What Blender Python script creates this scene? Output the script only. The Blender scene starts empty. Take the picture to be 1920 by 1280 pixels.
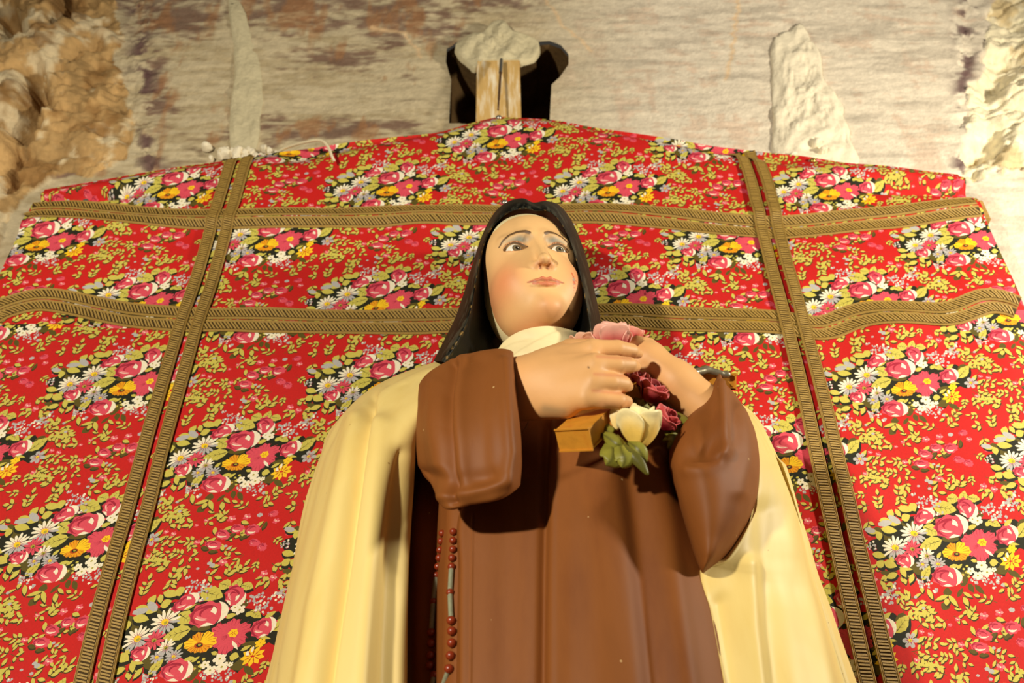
import bpy, bmesh, math, random
import numpy as np
from mathutils import Vector, Matrix
from mathutils.bvhtree import BVHTree
from mathutils.geometry import delaunay_2d_cdt

# ------------------------------------------------------------------ camera, world, lamps, exposure
SC = bpy.context.scene
CAMZ = 1.5
FPX = 1867.0
_z = np.array([-34., 2285., FPX]); _z /= np.linalg.norm(_z)
TH = math.asin(_z[2]); RO = math.asin(-_z[0] / math.cos(TH))
CF = np.array([0, math.cos(TH), math.sin(TH)])
_R0 = np.array([1., 0, 0]); _U0 = np.array([0, -math.sin(TH), math.cos(TH)])
CR = _R0 * math.cos(RO) - _U0 * math.sin(RO)
CU = _U0 * math.cos(RO) + _R0 * math.sin(RO)

cam = bpy.data.objects.new('camera', bpy.data.cameras.new('camera'))
SC.collection.objects.link(cam)
cam.data.sensor_width = 36.0
cam.data.lens = FPX / 1920 * 36.0
_m = Matrix.Identity(4)
for i in range(3):
    _m[i][0], _m[i][1], _m[i][2] = CR[i], CU[i], -CF[i]
_m[2][3] = CAMZ
cam.matrix_world = _m
cam.data.dof.use_dof = True
cam.data.dof.focus_distance = 1.22
cam.data.dof.aperture_fstop = 6.3
cam.data.clip_start = 0.02
SC.camera = cam

world = bpy.data.worlds.new('World'); SC.world = world
world.use_nodes = True
world.node_tree.nodes['Background'].inputs[0].default_value = (1.0, 0.88, 0.70, 1)
world.node_tree.nodes['Background'].inputs[1].default_value = 0.045

def spot(name, loc, target, power, size, angle, blend, col):
    l = bpy.data.lights.new(name, 'SPOT')
    l.energy = power; l.shadow_soft_size = size; l.spot_size = math.radians(angle); l.spot_blend = blend; l.color = col
    o = bpy.data.objects.new(name, l); SC.collection.objects.link(o)
    o.location = loc
    o.rotation_euler = (Vector(target) - Vector(loc)).to_track_quat('-Z', 'Y').to_euler()
    return o
WARM = (1.0, 0.91, 0.74)
spot('spotlight', (-0.92, -0.70, CAMZ + 0.46), (-0.12, 1.1, CAMZ + 0.80), 148, 0.045, 90, 0.6, WARM)
spot('spotlight', (1.55, 0.42, CAMZ + 0.95), (0.40, 1.25, CAMZ + 1.25), 106, 0.07, 115, 0.8, WARM)

SC.view_settings.view_transform = 'Standard'
SC.view_settings.look = 'None'
SC.view_settings.gamma = 1.0
SC.view_settings.use_curve_mapping = False
SC.view_settings.exposure = 0.0

# ------------------------------------------------------------------ helpers
rng = random.Random(7)
C = SC.collection

def P(px, py, Y):
    """world point seen at photo pixel (px, py) at distance Y in front of the camera"""
    d = CF + CR * (px - 960) / FPX - CU * (py - 640) / FPX
    p = d * (Y / d[1]); p[2] += CAMZ
    return p

def PA(a):
    a = np.asarray(a, float)
    d = CF + CR * ((a[..., 0:1] - 960) / FPX) - CU * ((a[..., 1:2] - 640) / FPX)
    p = d * (a[..., 2:3] / d[..., 1:2]); p[..., 2] += CAMZ
    return p

def proj(p):
    q = np.array(p, float); q[..., 2] -= CAMZ
    z = q @ CF
    return np.stack([960 + FPX * (q @ CR) / z, 640 - FPX * (q @ CU) / z], -1)

def lin(c):
    c = np.asarray(c, float) / 255.0
    return np.where(c <= 0.04045, c / 12.92, ((c + 0.055) / 1.055) ** 2.4)

def smooth(a, b, x):
    t = np.clip((x - a) / (b - a), 0, 1); return t * t * (3 - 2 * t)

def _hash(i, j, k, seed):
    n = (i * 374761393 + j * 668265263 + k * 2147483647 + seed * 974711) & 0xFFFFFFFF
    n = ((n ^ (n >> 13)) * 1274126177) & 0xFFFFFFFF
    n = ((n ^ (n >> 16)) * 2246822519) & 0xFFFFFFFF
    return ((n ^ (n >> 15)) & 0xFFFF) / 65535.0

def vnoise(p, scale=1.0, seed=0):
    p = np.asarray(p, float) * scale
    i = np.floor(p).astype(np.int64); f = p - i; f = f * f * (3 - 2 * f)
    o = 0
    for dx in (0, 1):
        for dy in (0, 1):
            for dz in (0, 1):
                w = (f[..., 0] if dx else 1 - f[..., 0]) * (f[..., 1] if dy else 1 - f[..., 1]) * (f[..., 2] if dz else 1 - f[..., 2])
                o = o + w * _hash(i[..., 0] + dx, i[..., 1] + dy, i[..., 2] + dz, seed)
    return o * 2 - 1

def fbm(p, scale, octv=4, seed=0, gain=0.5):
    o = 0; a = 1.0
    for k in range(octv):
        o = o + a * vnoise(p, scale * 2 ** k, seed + k * 17); a *= gain
    return o

def dpoly(px, py, pts):
    """distance of pixels to a polyline"""
    best = np.full(np.shape(px), 1e9)
    for (x0, y0), (x1, y1) in zip(pts[:-1], pts[1:]):
        dx, dy = x1 - x0, y1 - y0
        t = np.clip(((px - x0) * dx + (py - y0) * dy) / (dx * dx + dy * dy + 1e-9), 0, 1)
        best = np.minimum(best, np.hypot(px - x0 - t * dx, py - y0 - t * dy))
    return best

def inpoly(px, py, poly):
    r = np.zeros(np.shape(px), bool); n = len(poly)
    for i in range(n):
        x0, y0 = poly[i]; x1, y1 = poly[(i + 1) % n]
        c = ((y0 > py) != (y1 > py)) & (px < (x1 - x0) * (py - y0) / ((y1 - y0) if y1 != y0 else 1e-9) + x0)
        r ^= c
    return r

def cmat(n, m):
    """Catmull-Rom interpolation matrix from n control points to m samples"""
    M = np.zeros((m, n))
    for a, t in enumerate(np.linspace(0, n - 1, m)):
        i = min(int(t), n - 2); f = t - i
        w = (-.5 * f + f * f - .5 * f ** 3, 1 - 2.5 * f * f + 1.5 * f ** 3, .5 * f + 2 * f * f - 1.5 * f ** 3, -.5 * f * f + .5 * f ** 3)
        for k in range(4):
            M[a, min(max(i - 1 + k, 0), n - 1)] += w[k]
    return M

def spline(pts, m):
    pts = np.asarray(pts, float)
    return cmat(len(pts), m) @ pts

def grid_faces(a, b, wrap=False):
    i = np.arange(a - 1)[:, None]; j = np.arange(b if wrap else b - 1)[None, :]
    j2 = (j + 1) % b
    f = np.stack([i * b + j, i * b + j2, (i + 1) * b + j2, (i + 1) * b + j], -1)
    return f.reshape(-1, 4)

def grid_normals(g):
    du = np.gradient(g, axis=0); dv = np.gradient(g, axis=1)
    n = np.cross(du, dv); n /= np.linalg.norm(n, axis=-1, keepdims=True) + 1e-12
    return n

def mk(name, verts, faces, mats, parent=None, smooth_=True, col=None, fcol=None, fmat=None):
    me = bpy.data.meshes.new(name)
    me.from_pydata(np.asarray(verts, float).reshape(-1, 3).tolist(), [], faces.tolist() if hasattr(faces, 'tolist') else faces)
    for m_ in (mats if isinstance(mats, (list, tuple)) else [mats]):
        me.materials.append(m_)
    if fmat is not None:
        me.polygons.foreach_set('material_index', np.asarray(fmat, np.int32))
    if smooth_:
        me.polygons.foreach_set('use_smooth', np.ones(len(me.polygons), bool))
    if col is not None:
        at = me.color_attributes.new('Col', 'FLOAT_COLOR', 'POINT')
        c4 = np.ones((len(me.vertices), 4)); c4[:, :3] = np.asarray(col).reshape(-1, 3)
        at.data.foreach_set('color', c4.ravel())
    if fcol is not None:
        at = me.color_attributes.new('Col', 'FLOAT_COLOR', 'CORNER')
        tot = np.array([p.loop_total for p in me.polygons])
        c3 = np.repeat(np.asarray(fcol), tot, axis=0)
        c4 = np.ones((len(c3), 4)); c4[:, :3] = c3
        at.data.foreach_set('color', c4.ravel())
    me.update()
    o = bpy.data.objects.new(name, me); C.objects.link(o)
    if parent: o.parent = parent
    return o

def recalc(o):
    bm = bmesh.new(); bm.from_mesh(o.data); bmesh.ops.recalc_face_normals(bm, faces=bm.faces); bm.to_mesh(o.data); bm.free()
    return o

def empty(name, loc=(0, 0, 0), parent=None):
    o = bpy.data.objects.new(name, None); C.objects.link(o); o.location = loc
    o.empty_display_size = 0.05
    if parent: o.parent = parent
    return o

def tag(o, label=None, cat=None, group=None, kind=None):
    if label: o['label'] = label
    if cat: o['category'] = cat
    if group: o['group'] = group
    if kind: o['kind'] = kind
    return o

def solidify(o, t, off=-1):
    m = o.modifiers.new('solidify', 'SOLIDIFY'); m.thickness = t; m.offset = off
    return o

# ------------------------------------------------------------------ materials
def material(name, col=None, rough=0.6, var=0.15, vscale=30, bump=0.1, bscale=200, bdist=0.001, spec=0.4, attr=False, metal=0.0, stretch=(1, 1, 1), col2=None, fine=None, sheen=0, speck=None):
    m = bpy.data.materials.new(name); m.use_nodes = True
    nt = m.node_tree; N = nt.nodes; L = nt.links
    b = N['Principled BSDF']
    b.inputs['Roughness'].default_value = rough
    b.inputs['Specular IOR Level'].default_value = spec
    b.inputs['Metallic'].default_value = metal
    if sheen: b.inputs['Sheen Weight'].default_value = sheen
    tc = N.new('ShaderNodeTexCoord'); mp = N.new('ShaderNodeMapping'); mp.inputs['Scale'].default_value = stretch
    L.new(tc.outputs['Object'], mp.inputs['Vector'])
    if attr:
        a = N.new('ShaderNodeAttribute'); a.attribute_name = 'Col'; src = a.outputs['Color']
    else:
        c = N.new('ShaderNodeRGB'); c.outputs[0].default_value = (*lin(col), 1); src = c.outputs[0]
    nz = N.new('ShaderNodeTexNoise'); nz.inputs['Scale'].default_value = vscale; nz.inputs['Detail'].default_value = 6; nz.inputs['Roughness'].default_value = 0.6
    L.new(mp.outputs['Vector'], nz.inputs['Vector'])
    if col2 is not None:
        rp = N.new('ShaderNodeMapRange'); rp.inputs['From Min'].default_value = 0.48; rp.inputs['From Max'].default_value = 0.72
        L.new(nz.outputs['Fac'], rp.inputs['Value'])
        mx2 = N.new('ShaderNodeMix'); mx2.data_type = 'RGBA'
        L.new(rp.outputs['Result'], mx2.inputs['Factor']); L.new(src, mx2.inputs['A']); mx2.inputs['B'].default_value = (*lin(col2), 1)
        src = mx2.outputs['Result']
    mr = N.new('ShaderNodeMapRange'); mr.inputs['To Min'].default_value = 1 - var; mr.inputs['To Max'].default_value = 1 + var
    mr.inputs['From Min'].default_value = 0.25; mr.inputs['From Max'].default_value = 0.75
    L.new(nz.outputs['Fac'], mr.inputs['Value'])
    mx = N.new('ShaderNodeMix'); mx.data_type = 'RGBA'; mx.blend_type = 'MULTIPLY'; mx.inputs['Factor'].default_value = 1.0
    L.new(src, mx.inputs['A']); L.new(mr.outputs['Result'], mx.inputs['B'])
    res = mx.outputs['Result']
    if speck is not None:                                   # small paint chips
        vo = N.new('ShaderNodeTexVoronoi'); vo.inputs['Scale'].default_value = 55; vo.inputs['Randomness'].default_value = 1.0
        L.new(tc.outputs['Object'], vo.inputs['Vector'])
        sx = N.new('ShaderNodeSeparateColor'); L.new(vo.outputs['Color'], sx.inputs['Color'])
        th = N.new('ShaderNodeMapRange'); th.inputs['From Min'].default_value = 0.6; th.inputs['From Max'].default_value = 1.0; th.inputs['To Min'].default_value = 0.0; th.inputs['To Max'].default_value = 0.075
        L.new(sx.outputs['Red'], th.inputs['Value'])
        lt = N.new('ShaderNodeMath'); lt.operation = 'LESS_THAN'; L.new(vo.outputs['Distance'], lt.inputs[0]); L.new(th.outputs['Result'], lt.inputs[1])
        m3 = N.new('ShaderNodeMix'); m3.data_type = 'RGBA'; L.new(lt.outputs[0], m3.inputs['Factor']); L.new(res, m3.inputs['A']); m3.inputs['B'].default_value = (*lin(speck), 1)
        res = m3.outputs['Result']
    L.new(res, b.inputs['Base Color'])
    n2 = N.new('ShaderNodeTexNoise'); n2.inputs['Scale'].default_value = bscale; n2.inputs['Detail'].default_value = 4
    L.new(mp.outputs['Vector'], n2.inputs['Vector'])
    bp = N.new('ShaderNodeBump'); bp.inputs['Strength'].default_value = bump; bp.inputs['Distance'].default_value = bdist
    L.new(n2.outputs['Fac'], bp.inputs['Height']); L.new(bp.outputs['Normal'], b.inputs['Normal'])
    return m

M_wall = material('weathered_plaster', attr=True, rough=0.9, var=0.16, vscale=60, bump=0.5, bscale=140, bdist=0.004, spec=0.15)
M_patch = material('fresh_plaster', (208, 196, 160), rough=0.9, var=0.10, vscale=60, bump=0.6, bscale=120, bdist=0.004, spec=0.15)
M_crumb = material('white_filler', (240, 228, 200), rough=0.85, var=0.08, vscale=80, bump=0.5, bscale=150, bdist=0.003, spec=0.2)
M_stone = material('ochre_stone', (176, 134, 76), rough=0.95, var=0.3, vscale=35, bump=0.8, bscale=110, bdist=0.006, spec=0.1, col2=(212, 190, 150))
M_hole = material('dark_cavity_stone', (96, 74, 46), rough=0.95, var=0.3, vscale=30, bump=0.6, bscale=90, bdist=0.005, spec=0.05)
M_wood = material('pale_timber', (222, 182, 112), rough=0.7, var=0.12, vscale=25, stretch=(6, 6, 0.6), bump=0.3, bscale=60, col2=(244, 232, 204))
M_batten = material('yellowed_timber', (176, 138, 72), rough=0.7, var=0.2, vscale=25, stretch=(0.6, 6, 6), bump=0.3, bscale=60)
M_cloth = material('printed_cotton', attr=True, rough=0.72, var=0.10, vscale=420, bump=0.25, bscale=1400, bdist=0.0006, spec=0.3)
M_gold = material('gold_braid', (176, 142, 70), rough=0.42, var=0.4, vscale=900, bump=0.6, bscale=1500, bdist=0.001, spec=0.6)
M_braid = material('brown_braid_ground', (70, 50, 16), rough=0.7, var=0.3, vscale=900, bump=0.5, bscale=1500, bdist=0.001, spec=0.3)
M_metal = material('steel_pin', (200, 196, 186), rough=0.3, var=0.1, metal=0.9, bump=0.02)
M_brass = material('brass_pin', (206, 176, 90), rough=0.3, var=0.1, metal=0.9, bump=0.02)
M_rust = material('rusty_nail', (112, 84, 60), rough=0.5, var=0.3, metal=0.5, bump=0.1)
M_string = material('white_string', (226, 212, 176), rough=0.85, var=0.1, vscale=300)
M_mantle = material('cream_painted_plaster', (238, 212, 134), rough=0.5, var=0.06, vscale=14, stretch=(1, 1, 0.25), bump=0.10, bscale=90, bdist=0.002, spec=0.4, col2=(224, 194, 112), speck=(176, 136, 70))
M_brown = material('brown_painted_plaster', (134, 78, 31), rough=0.6, var=0.12, vscale=18, stretch=(1, 1, 0.3), bump=0.10, bscale=130, bdist=0.0015, spec=0.3, col2=(114, 63, 24), speck=(196, 160, 108))
M_black = material('black_painted_plaster', (17, 17, 14), rough=0.45, var=0.3, vscale=40, bump=0.12, bscale=160, bdist=0.001, spec=0.5, col2=(28, 28, 23))
M_veil = material('black_painted_veil', attr=True, rough=0.5, var=0.2, vscale=40, bump=0.15, bscale=160, bdist=0.001, spec=0.15)
M_white = material('white_painted_plaster', (246, 228, 176), rough=0.5, var=0.05, vscale=30, bump=0.06, bscale=150, spec=0.4)
M_skin = material('flesh_painted_plaster', attr=True, rough=0.52, var=0.04, vscale=40, bump=0.07, bscale=260, bdist=0.0012, spec=0.4)
M_paint = material('painted_detail', attr=True, rough=0.45, var=0.10, vscale=90, bump=0.15, bscale=300, bdist=0.0012, spec=0.4)
M_eye = material('painted_eye', attr=True, rough=0.3, var=0.02, bump=0.0, spec=0.5)
M_ochre = material('ochre_painted_wood', (206, 142, 44), rough=0.5, var=0.2, vscale=60, stretch=(1, 1, 1), bump=0.2, bscale=160, bdist=0.0015, spec=0.35, col2=(180, 112, 30))
M_silver = material('silvered_figure', (150, 142, 118), rough=0.35, var=0.25, vscale=120, bump=0.15, bscale=200, metal=0.6)
M_bead = material('red_brown_bead', (134, 48, 22), rough=0.3, var=0.25, vscale=160, bump=0.1, bscale=200, spec=0.55)
M_link = material('grey_green_cord', (136, 138, 112), rough=0.6, var=0.2, vscale=300, bump=0.3, bscale=600)
M_plinth = material('plinth_stone', (190, 176, 148), rough=0.85, var=0.15, vscale=20, bump=0.3, bscale=60, bdist=0.003)
M_floor = material('floor_stone', (150, 136, 112), rough=0.8, var=0.2, vscale=8, bump=0.2, bscale=40, bdist=0.004)

# ------------------------------------------------------------------ the setting: niche wall, floor, plinth
YW = 1.30
def fine_axis(a, b, c, d, h, hc):
    return np.concatenate([np.arange(a, b, hc), np.arange(b, c, h), np.arange(c, d + 1e-6, hc)])
gx = fine_axis(-2.4, -1.3, 1.3, 2.4, 0.0042, 0.05)
gz = fine_axis(-1.5, 1.1, 2.32, 3.0, 0.0042, 0.05) + CAMZ
X, Z = np.meshgrid(gx, gz, indexing='ij')
W = np.stack([X, np.full_like(X, YW), Z], -1)
px, py = np.moveaxis(proj(W), -1, 0)
# masks authored along the photograph's outlines, in wall coordinates
nb = fbm(W, 9, 4, 3)
STONE_L = [(-3000, -3000), (215, -3000), (215, 0), (228, 120), (250, 240), (225, 300), (90, 335), (10, 430), (-60, 560), (-300, 900), (-3000, 2500)]
STONE_R = [(5000, -3000), (1850, -3000), (1852, 0), (1842, 130), (1800, 250), (1830, 330), (1990, 330), (2100, 700), (5000, 2500)]
jx, jy = px + 22 * nb, py + 22 * fbm(W, 11, 4, 8)
sl = inpoly(jx, jy, STONE_L); sr = inpoly(jx, jy, STONE_R)
dl = np.minimum(dpoly(jx, jy, STONE_L[1:]), 400); dr = np.minimum(dpoly(jx, jy, STONE_R[1:]), 400)
rock = fbm(W, 7, 5, 21, 0.55); fine = fbm(W, 40, 4, 31, 0.6)
ridge = 1 - np.abs(fbm(W, 12, 4, 41))
Y = np.full_like(X, YW)
Y += 0.004 * fbm(W, 5, 3, 51) + 0.0012 * fbm(W * np.array([0.5, 1, 2.2]), 30, 3, 61)
# the niche is a shallow curve: it leans towards the viewer above
Y -= 0.10 * smooth(1.75, 2.5, Z - CAMZ) ** 1.0 * 0.6
stone_f = np.where(sl, 1.0, 0.0); stone_rf = np.where(sr, 1.0, 0.0)
Y -= stone_f * (0.05 * smooth(0, 160, dl) + 0.018 * rock * smooth(0, 60, dl) + 0.0075 * fine + 0.007 * (ridge - .7) + 0.004)
Y -= stone_rf * (0.03 * smooth(0, 120, dr) + 0.012 * rock * smooth(0, 40, dr) + 0.006 * fine + 0.009 * (ridge - .7) + 0.004)
# brick-like courses on the far jamb
Y += stone_rf * 0.008 * (np.abs(np.sin((Z + 0.03 * nb) * 62)) < 0.25)
# ragged plaster lip between stone and plaster
lipl = np.exp(-((px + 14 * nb - (262 + 0.05 * py)) / 26) ** 2) * (py < 330)
Y += 0.006 * lipl * (fbm(W, 26, 3, 71) > 0.0) - 0.004 * lipl * (fine > 0.2)
lipr = np.exp(-((px + 10 * nb - (1812 - 0.02 * py)) / 20) ** 2) * (py < 330)
Y += 0.007 * lipr * (fbm(W, 22, 3, 73) > 0.0)
CRACKS = [([(150, -30), (138, 20), (134, 60), (120, 78)], 5, .035), ([(82, 172), (76, 205), (62, 235), (48, 250)], 11, .06),
          ([(48, 250), (10, 250), (-30, 262)], 6, .035), ([(40, 290), (30, 330), (22, 360)], 5, .03), ([(30, 72), (45, 90)], 12, .05),
          ([(70, 190), (120, 150), (190, 90)], 4, .012), ([(1875, 148), (1860, 175)], 14, .03), ([(1856, 262), (1830, 285)], 14, .03),
          ([(1850, 40), (1920, 62)], 4, .012), ([(1846, 110), (1930, 130)], 5, .014), ([(1880, 200), (1960, 215)], 4, .012)]
for pts, w, dep in CRACKS:
    Y += 1.5 * dep * np.exp(-(dpoly(px + 5 * fine, py + 6 * nb, pts) / (w * 1.8)) ** 2) * (sl | sr | (dpoly(px, py, pts) < 2 * w))
W[..., 1] = Y
# colours of the plaster, its faded painted ground and the bare stone
def mixc(c, b, f): return c * (1 - f[..., None]) + lin(b) * f[..., None]
st = W * np.array([0.35, 1, 1.6])
n1 = fbm(st, 14, 5, 81, 0.6); n2 = fbm(st, 45, 4, 91, 0.6); n3 = fbm(W, 4, 3, 95); n4 = fbm(W * np.array([1.5, 1, 0.5]), 20, 4, 97, .6)
ng = fbm(W * np.array([.4, 1, 1.3]), 90, 3, 87, .6)
col = np.broadcast_to(lin((204, 188, 154)), W.shape).copy()
col = mixc(col, (184, 166, 130), smooth(-.2, .7, .5 * n1 + .5 * ng))
leftish = smooth(1350, 500, px)
blob = np.zeros_like(px)
for bx, by, rx, ry, am in [(330, 40, 120, 60, .85), (560, 25, 170, 50, .9), (760, 45, 150, 55, .8), (640, 112, 100, 40, .55), (298, 160, 26, 110, .7), (620, 242, 190, 24, .85), (380, 318, 90, 13, .7), (90, 322, 80, 16, .9), (930, 15, 110, 34, .6), (1180, 25, 130, 40, .3), (770, 150, 40, 40, .3), (250, -60, 300, 60, .7), (700, -60, 300, 60, .7)]:
    blob = np.maximum(blob, am * np.exp(-((px - bx) / rx) ** 2 - ((py - by) / ry) ** 2))
nf = fbm(W * np.array([.55, 1, 1.2]), 26, 4, 83, .6);
purp = smooth(.35, .95, blob + .38 * nf + .30 * ng + .10 * leftish)
col = mixc(col, (118, 88, 76), purp * 0.85)
col = mixc(col, (168, 118, 74), smooth(.45, .8, blob * .7 + .5 * n4) * .6)
pink = smooth(900, 1300, px)
col = mixc(col, (232, 220, 200), pink * .8)
col = mixc(col, (206, 166, 138), smooth(.15, .65, n2 * .6 + n4 * .6) * pink * .4)
col = mixc(col, (176, 164, 146), smooth(.1, .6, fbm(st, 24, 4, 99, .6)) * pink * .45)
col = mixc(col, (92, 62, 66), smooth(.05, .35, fbm(W, 30, 4, 103)) * np.maximum(lipl, lipr) * .9)
for pts, w in [([(1385, 0), (1378, 70), (1362, 150)], 3.5), ([(1020, 10), (1060, 60), (1110, 100)], 2.5), ([(700, 60), (760, 70), (790, 110)], 2.5)]:
    col = mixc(col, (232, 196, 150), np.exp(-(dpoly(px + 5 * n2, py, pts) / w) ** 2) * .8)
ochre = lin((190, 154, 102))[None, None] * (1 + .25 * n4[..., None])
ochre = mixc(ochre, (226, 206, 166), smooth(.1, .6, fbm(W, 16, 5, 107, .6)))
ochre = mixc(ochre, (138, 98, 52), smooth(.1, .6, fbm(W, 13, 4, 113, .6)) * .7)
pale = np.broadcast_to(lin((236, 224, 190)), W.shape) * (1 + .12 * n2[..., None])
pale = mixc(pale, (190, 160, 100), smooth(.15, .6, n4) * .6)
col = col * (1 - (sl * 1.)[..., None]) + ochre * (sl * 1.)[..., None]
col = col * (1 - (sr * 1.)[..., None]) + pale * (sr * 1.)[..., None]
col = np.clip(col, 0.01, .9)
F = grid_faces(len(gx), len(gz))
HOLE = [(842, 232), (846, 150), (836, 118), (838, 96), (856, 84), (880, 92), (910, 100), (960, 104), (1006, 98), (1004, 84), (1030, 82), (1052, 90), (1066, 106), (1066, 122), (1050, 146), (1034, 160), (1032, 200), (1030, 240)]
HOLEW = np.array([P(a, b, YW)[[0, 2]] for a, b in HOLE])
cx = W.reshape(-1, 3)[F].mean(1)
hm = inpoly(cx[:, 0], cx[:, 2], HOLEW.tolist())
kf = F[~hm]; Wf = W.reshape(-1, 3)
rim = np.intersect1d(np.unique(F[hm]), np.unique(kf))                    # draw the ragged grid edge onto the hole's outline
HC = np.vstack([HOLEW, HOLEW[:1]])
for v in rim:
    p = Wf[v, [0, 2]]; a_ = HC[:-1]; d_ = HC[1:] - a_
    t_ = np.clip(((p - a_) * d_).sum(1) / ((d_ * d_).sum(1) + 1e-12), 0, 1); q_ = a_ + d_ * t_[:, None]
    Wf[v, [0, 2]] = q_[np.argmin(((q_ - p) ** 2).sum(1))]
wall = mk('wall_back', Wf, kf, M_wall, col=col)
tag(wall, 'weathered niche wall of flaking plaster with rough stone edges', kind='structure')

def lump_patch(name, outline, mat, h, parent, Y0=None, seed=1, n=46, follow=True):
    """a smear of plaster: raised, ragged-edged lump standing on the wall"""
    o = np.array(outline, float)
    c = o.mean(0)
    rad = np.linspace(0, 1, n); ang = spline(np.vstack([o, o[:1]]), 120)[:-1]
    g = c + (ang[None] - c) * rad[:, None, None]
    nz_ = fbm(np.concatenate([g / 60, np.zeros(g.shape[:2] + (1,))], -1), 1.6, 4, seed)
    g = c + (g - c) * (1 + 0.10 * nz_[..., None] * rad[:, None, None])
    base = Y0 if Y0 is not None else YW
    edge = 1 - rad[:, None] ** 4
    hh = h * np.sqrt(np.clip(edge, 0, 1)) * (1 + .55 * fbm(np.concatenate([g / 22, np.zeros(g.shape[:2] + (1,))], -1), 1.0, 4, seed + 5))
    pts = PA(np.concatenate([g, np.full(g.shape[:2] + (1,), base)], -1))
    if follow:
        pts[..., 1] -= 0.10 * smooth(1.75, 2.5, pts[..., 2] - CAMZ) * .6
    pts[..., 1] -= hh; pts[-1, :, 1] = base + 0.006
    return mk(name, pts, grid_faces(n, 119, True), mat, parent)

lump_patch('plaster_patch', [(432, 8), (450, 12), (470, 60), (486, 110), (494, 180), (488, 240), (472, 290), (448, 300), (430, 250), (434, 190), (440, 130), (434, 60)], M_patch, .006, wall, seed=3)
lump_patch('plaster_patch', [(1488, 48), (1512, 58), (1530, 95), (1546, 150), (1572, 190), (1590, 240), (1606, 300), (1560, 330), (1500, 330), (1455, 310), (1452, 240), (1446, 200), (1450, 130), (1452, 80)], M_crumb, .011, wall, seed=9)
lump_patch('plaster_patch', [(858, 88), (880, 71), (905, 66), (925, 52), (945, 50), (960, 62), (985, 70), (1006, 82), (1012, 100), (998, 117), (970, 121), (930, 120), (900, 126), (888, 134), (874, 120), (860, 102)], M_patch, .011, wall, Y0=1.272, seed=14)
for (a, b, r) in [(rng.gauss(452, 34), rng.gauss(291, 6), rng.uniform(3.5, 10)) for _ in range(26)] + [(1530, 268, 8), (1545, 282, 7), (1490, 292, 8), (505, 283, 7), (520, 288, 5)]:
    oo = [(a + r * (1 + .3 * rng.uniform(-1, 1)) * math.cos(t), b + .7 * r * (1 + .3 * rng.uniform(-1, 1)) * math.sin(t)) for t in np.linspace(0, 2 * math.pi, 12)[:-1]]
    lump_patch('filler_lump', oo, M_crumb, .005 + .0004 * r, wall, Y0=1.288, seed=int(a * 7), n=12)
# recess behind the hole
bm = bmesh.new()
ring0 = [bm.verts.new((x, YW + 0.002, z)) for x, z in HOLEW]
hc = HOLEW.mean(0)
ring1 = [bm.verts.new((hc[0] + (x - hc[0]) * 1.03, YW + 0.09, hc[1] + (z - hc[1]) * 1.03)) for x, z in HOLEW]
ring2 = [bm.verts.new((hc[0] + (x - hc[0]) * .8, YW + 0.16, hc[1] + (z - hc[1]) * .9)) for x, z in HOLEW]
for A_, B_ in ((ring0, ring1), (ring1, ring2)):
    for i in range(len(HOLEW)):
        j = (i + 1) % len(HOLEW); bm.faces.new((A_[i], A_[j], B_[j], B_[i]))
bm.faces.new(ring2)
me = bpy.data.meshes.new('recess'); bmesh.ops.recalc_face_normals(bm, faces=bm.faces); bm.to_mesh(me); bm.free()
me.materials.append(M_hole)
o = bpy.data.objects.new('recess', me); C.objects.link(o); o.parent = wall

def box(name, lo, hi, mat, parent=None, bev=0.002, rot=None):
    bm = bmesh.new(); bmesh.ops.create_cube(bm, size=1)
    lo = np.array(lo); hi = np.array(hi)
    for v in bm.verts:
        v.co = Vector(((lo + hi) / 2 + np.array(v.co) * (hi - lo)).tolist())
    if bev: bmesh.ops.bevel(bm, geom=bm.edges[:], offset=bev, segments=2, affect='EDGES')
    me = bpy.data.meshes.new(name); bm.to_mesh(me); bm.free(); me.materials.append(mat)
    o = bpy.data.objects.new(name, me); C.objects.link(o)
    if parent: o.parent = parent
    return o

fl = tag(box('floor', (-2.4, -2.2, -0.05), (2.4, 1.6, 0.0), M_floor, bev=0), 'worn stone floor of the chapel', kind='structure')
a0, a1 = P(894, 118, 1.262), P(978, 210, 1.262)
post = box('timber_post', (a0[0], 1.262, CAMZ + .9), (a1[0] - .001, 1.296, a0[2] + .01), M_wood)
tag(post, 'short pale timber post standing in the wall hole, chalky at the top', 'post')
b0, b1 = P(1826, 372, 1.225), P(1860, 416, 1.225)
bat = box('timber_batten', (-.80, 1.2225, b1[2] + .004), (b1[0], 1.2595, b0[2] - .006), M_batten)
tag(bat, 'yellowed wooden batten whose end sticks out behind the floral hanging', 'batten')

# ------------------------------------------------------------------ floral cloth
YC = 1.20
LA = np.array([0.1955, 0.1292]); LB = np.array([0.0, 0.267])           # half-drop repeat of the print, metres
PAL = dict(RED=(200, 28, 23), DK=(34, 34, 16), OL=(92, 80, 24), YG=(206, 192, 84), YD=(172, 160, 56), CR=(246, 236, 206), GR=(184, 180, 176), PK=(222, 78, 94),
           PD=(166, 34, 58), PL=(240, 142, 142), OR=(236, 160, 18), OD=(184, 74, 14), YE=(252, 204, 30), MA=(172, 40, 74), OD2=(66, 54, 18))
KEYS = list(PAL); PIDX = {k: i for i, k in enumerate(KEYS)}
polys = []                                                              # (layer, colour, points) in print millimetre-tenths
def add(pts, c, layer): polys.append((layer, PIDX[c], np.asarray(pts, float)))
def rot2(p, a):
    c, s = math.cos(a), math.sin(a); p = np.asarray(p, float)
    return np.stack([p[:, 0] * c - p[:, 1] * s, p[:, 0] * s + p[:, 1] * c], 1)
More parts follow.
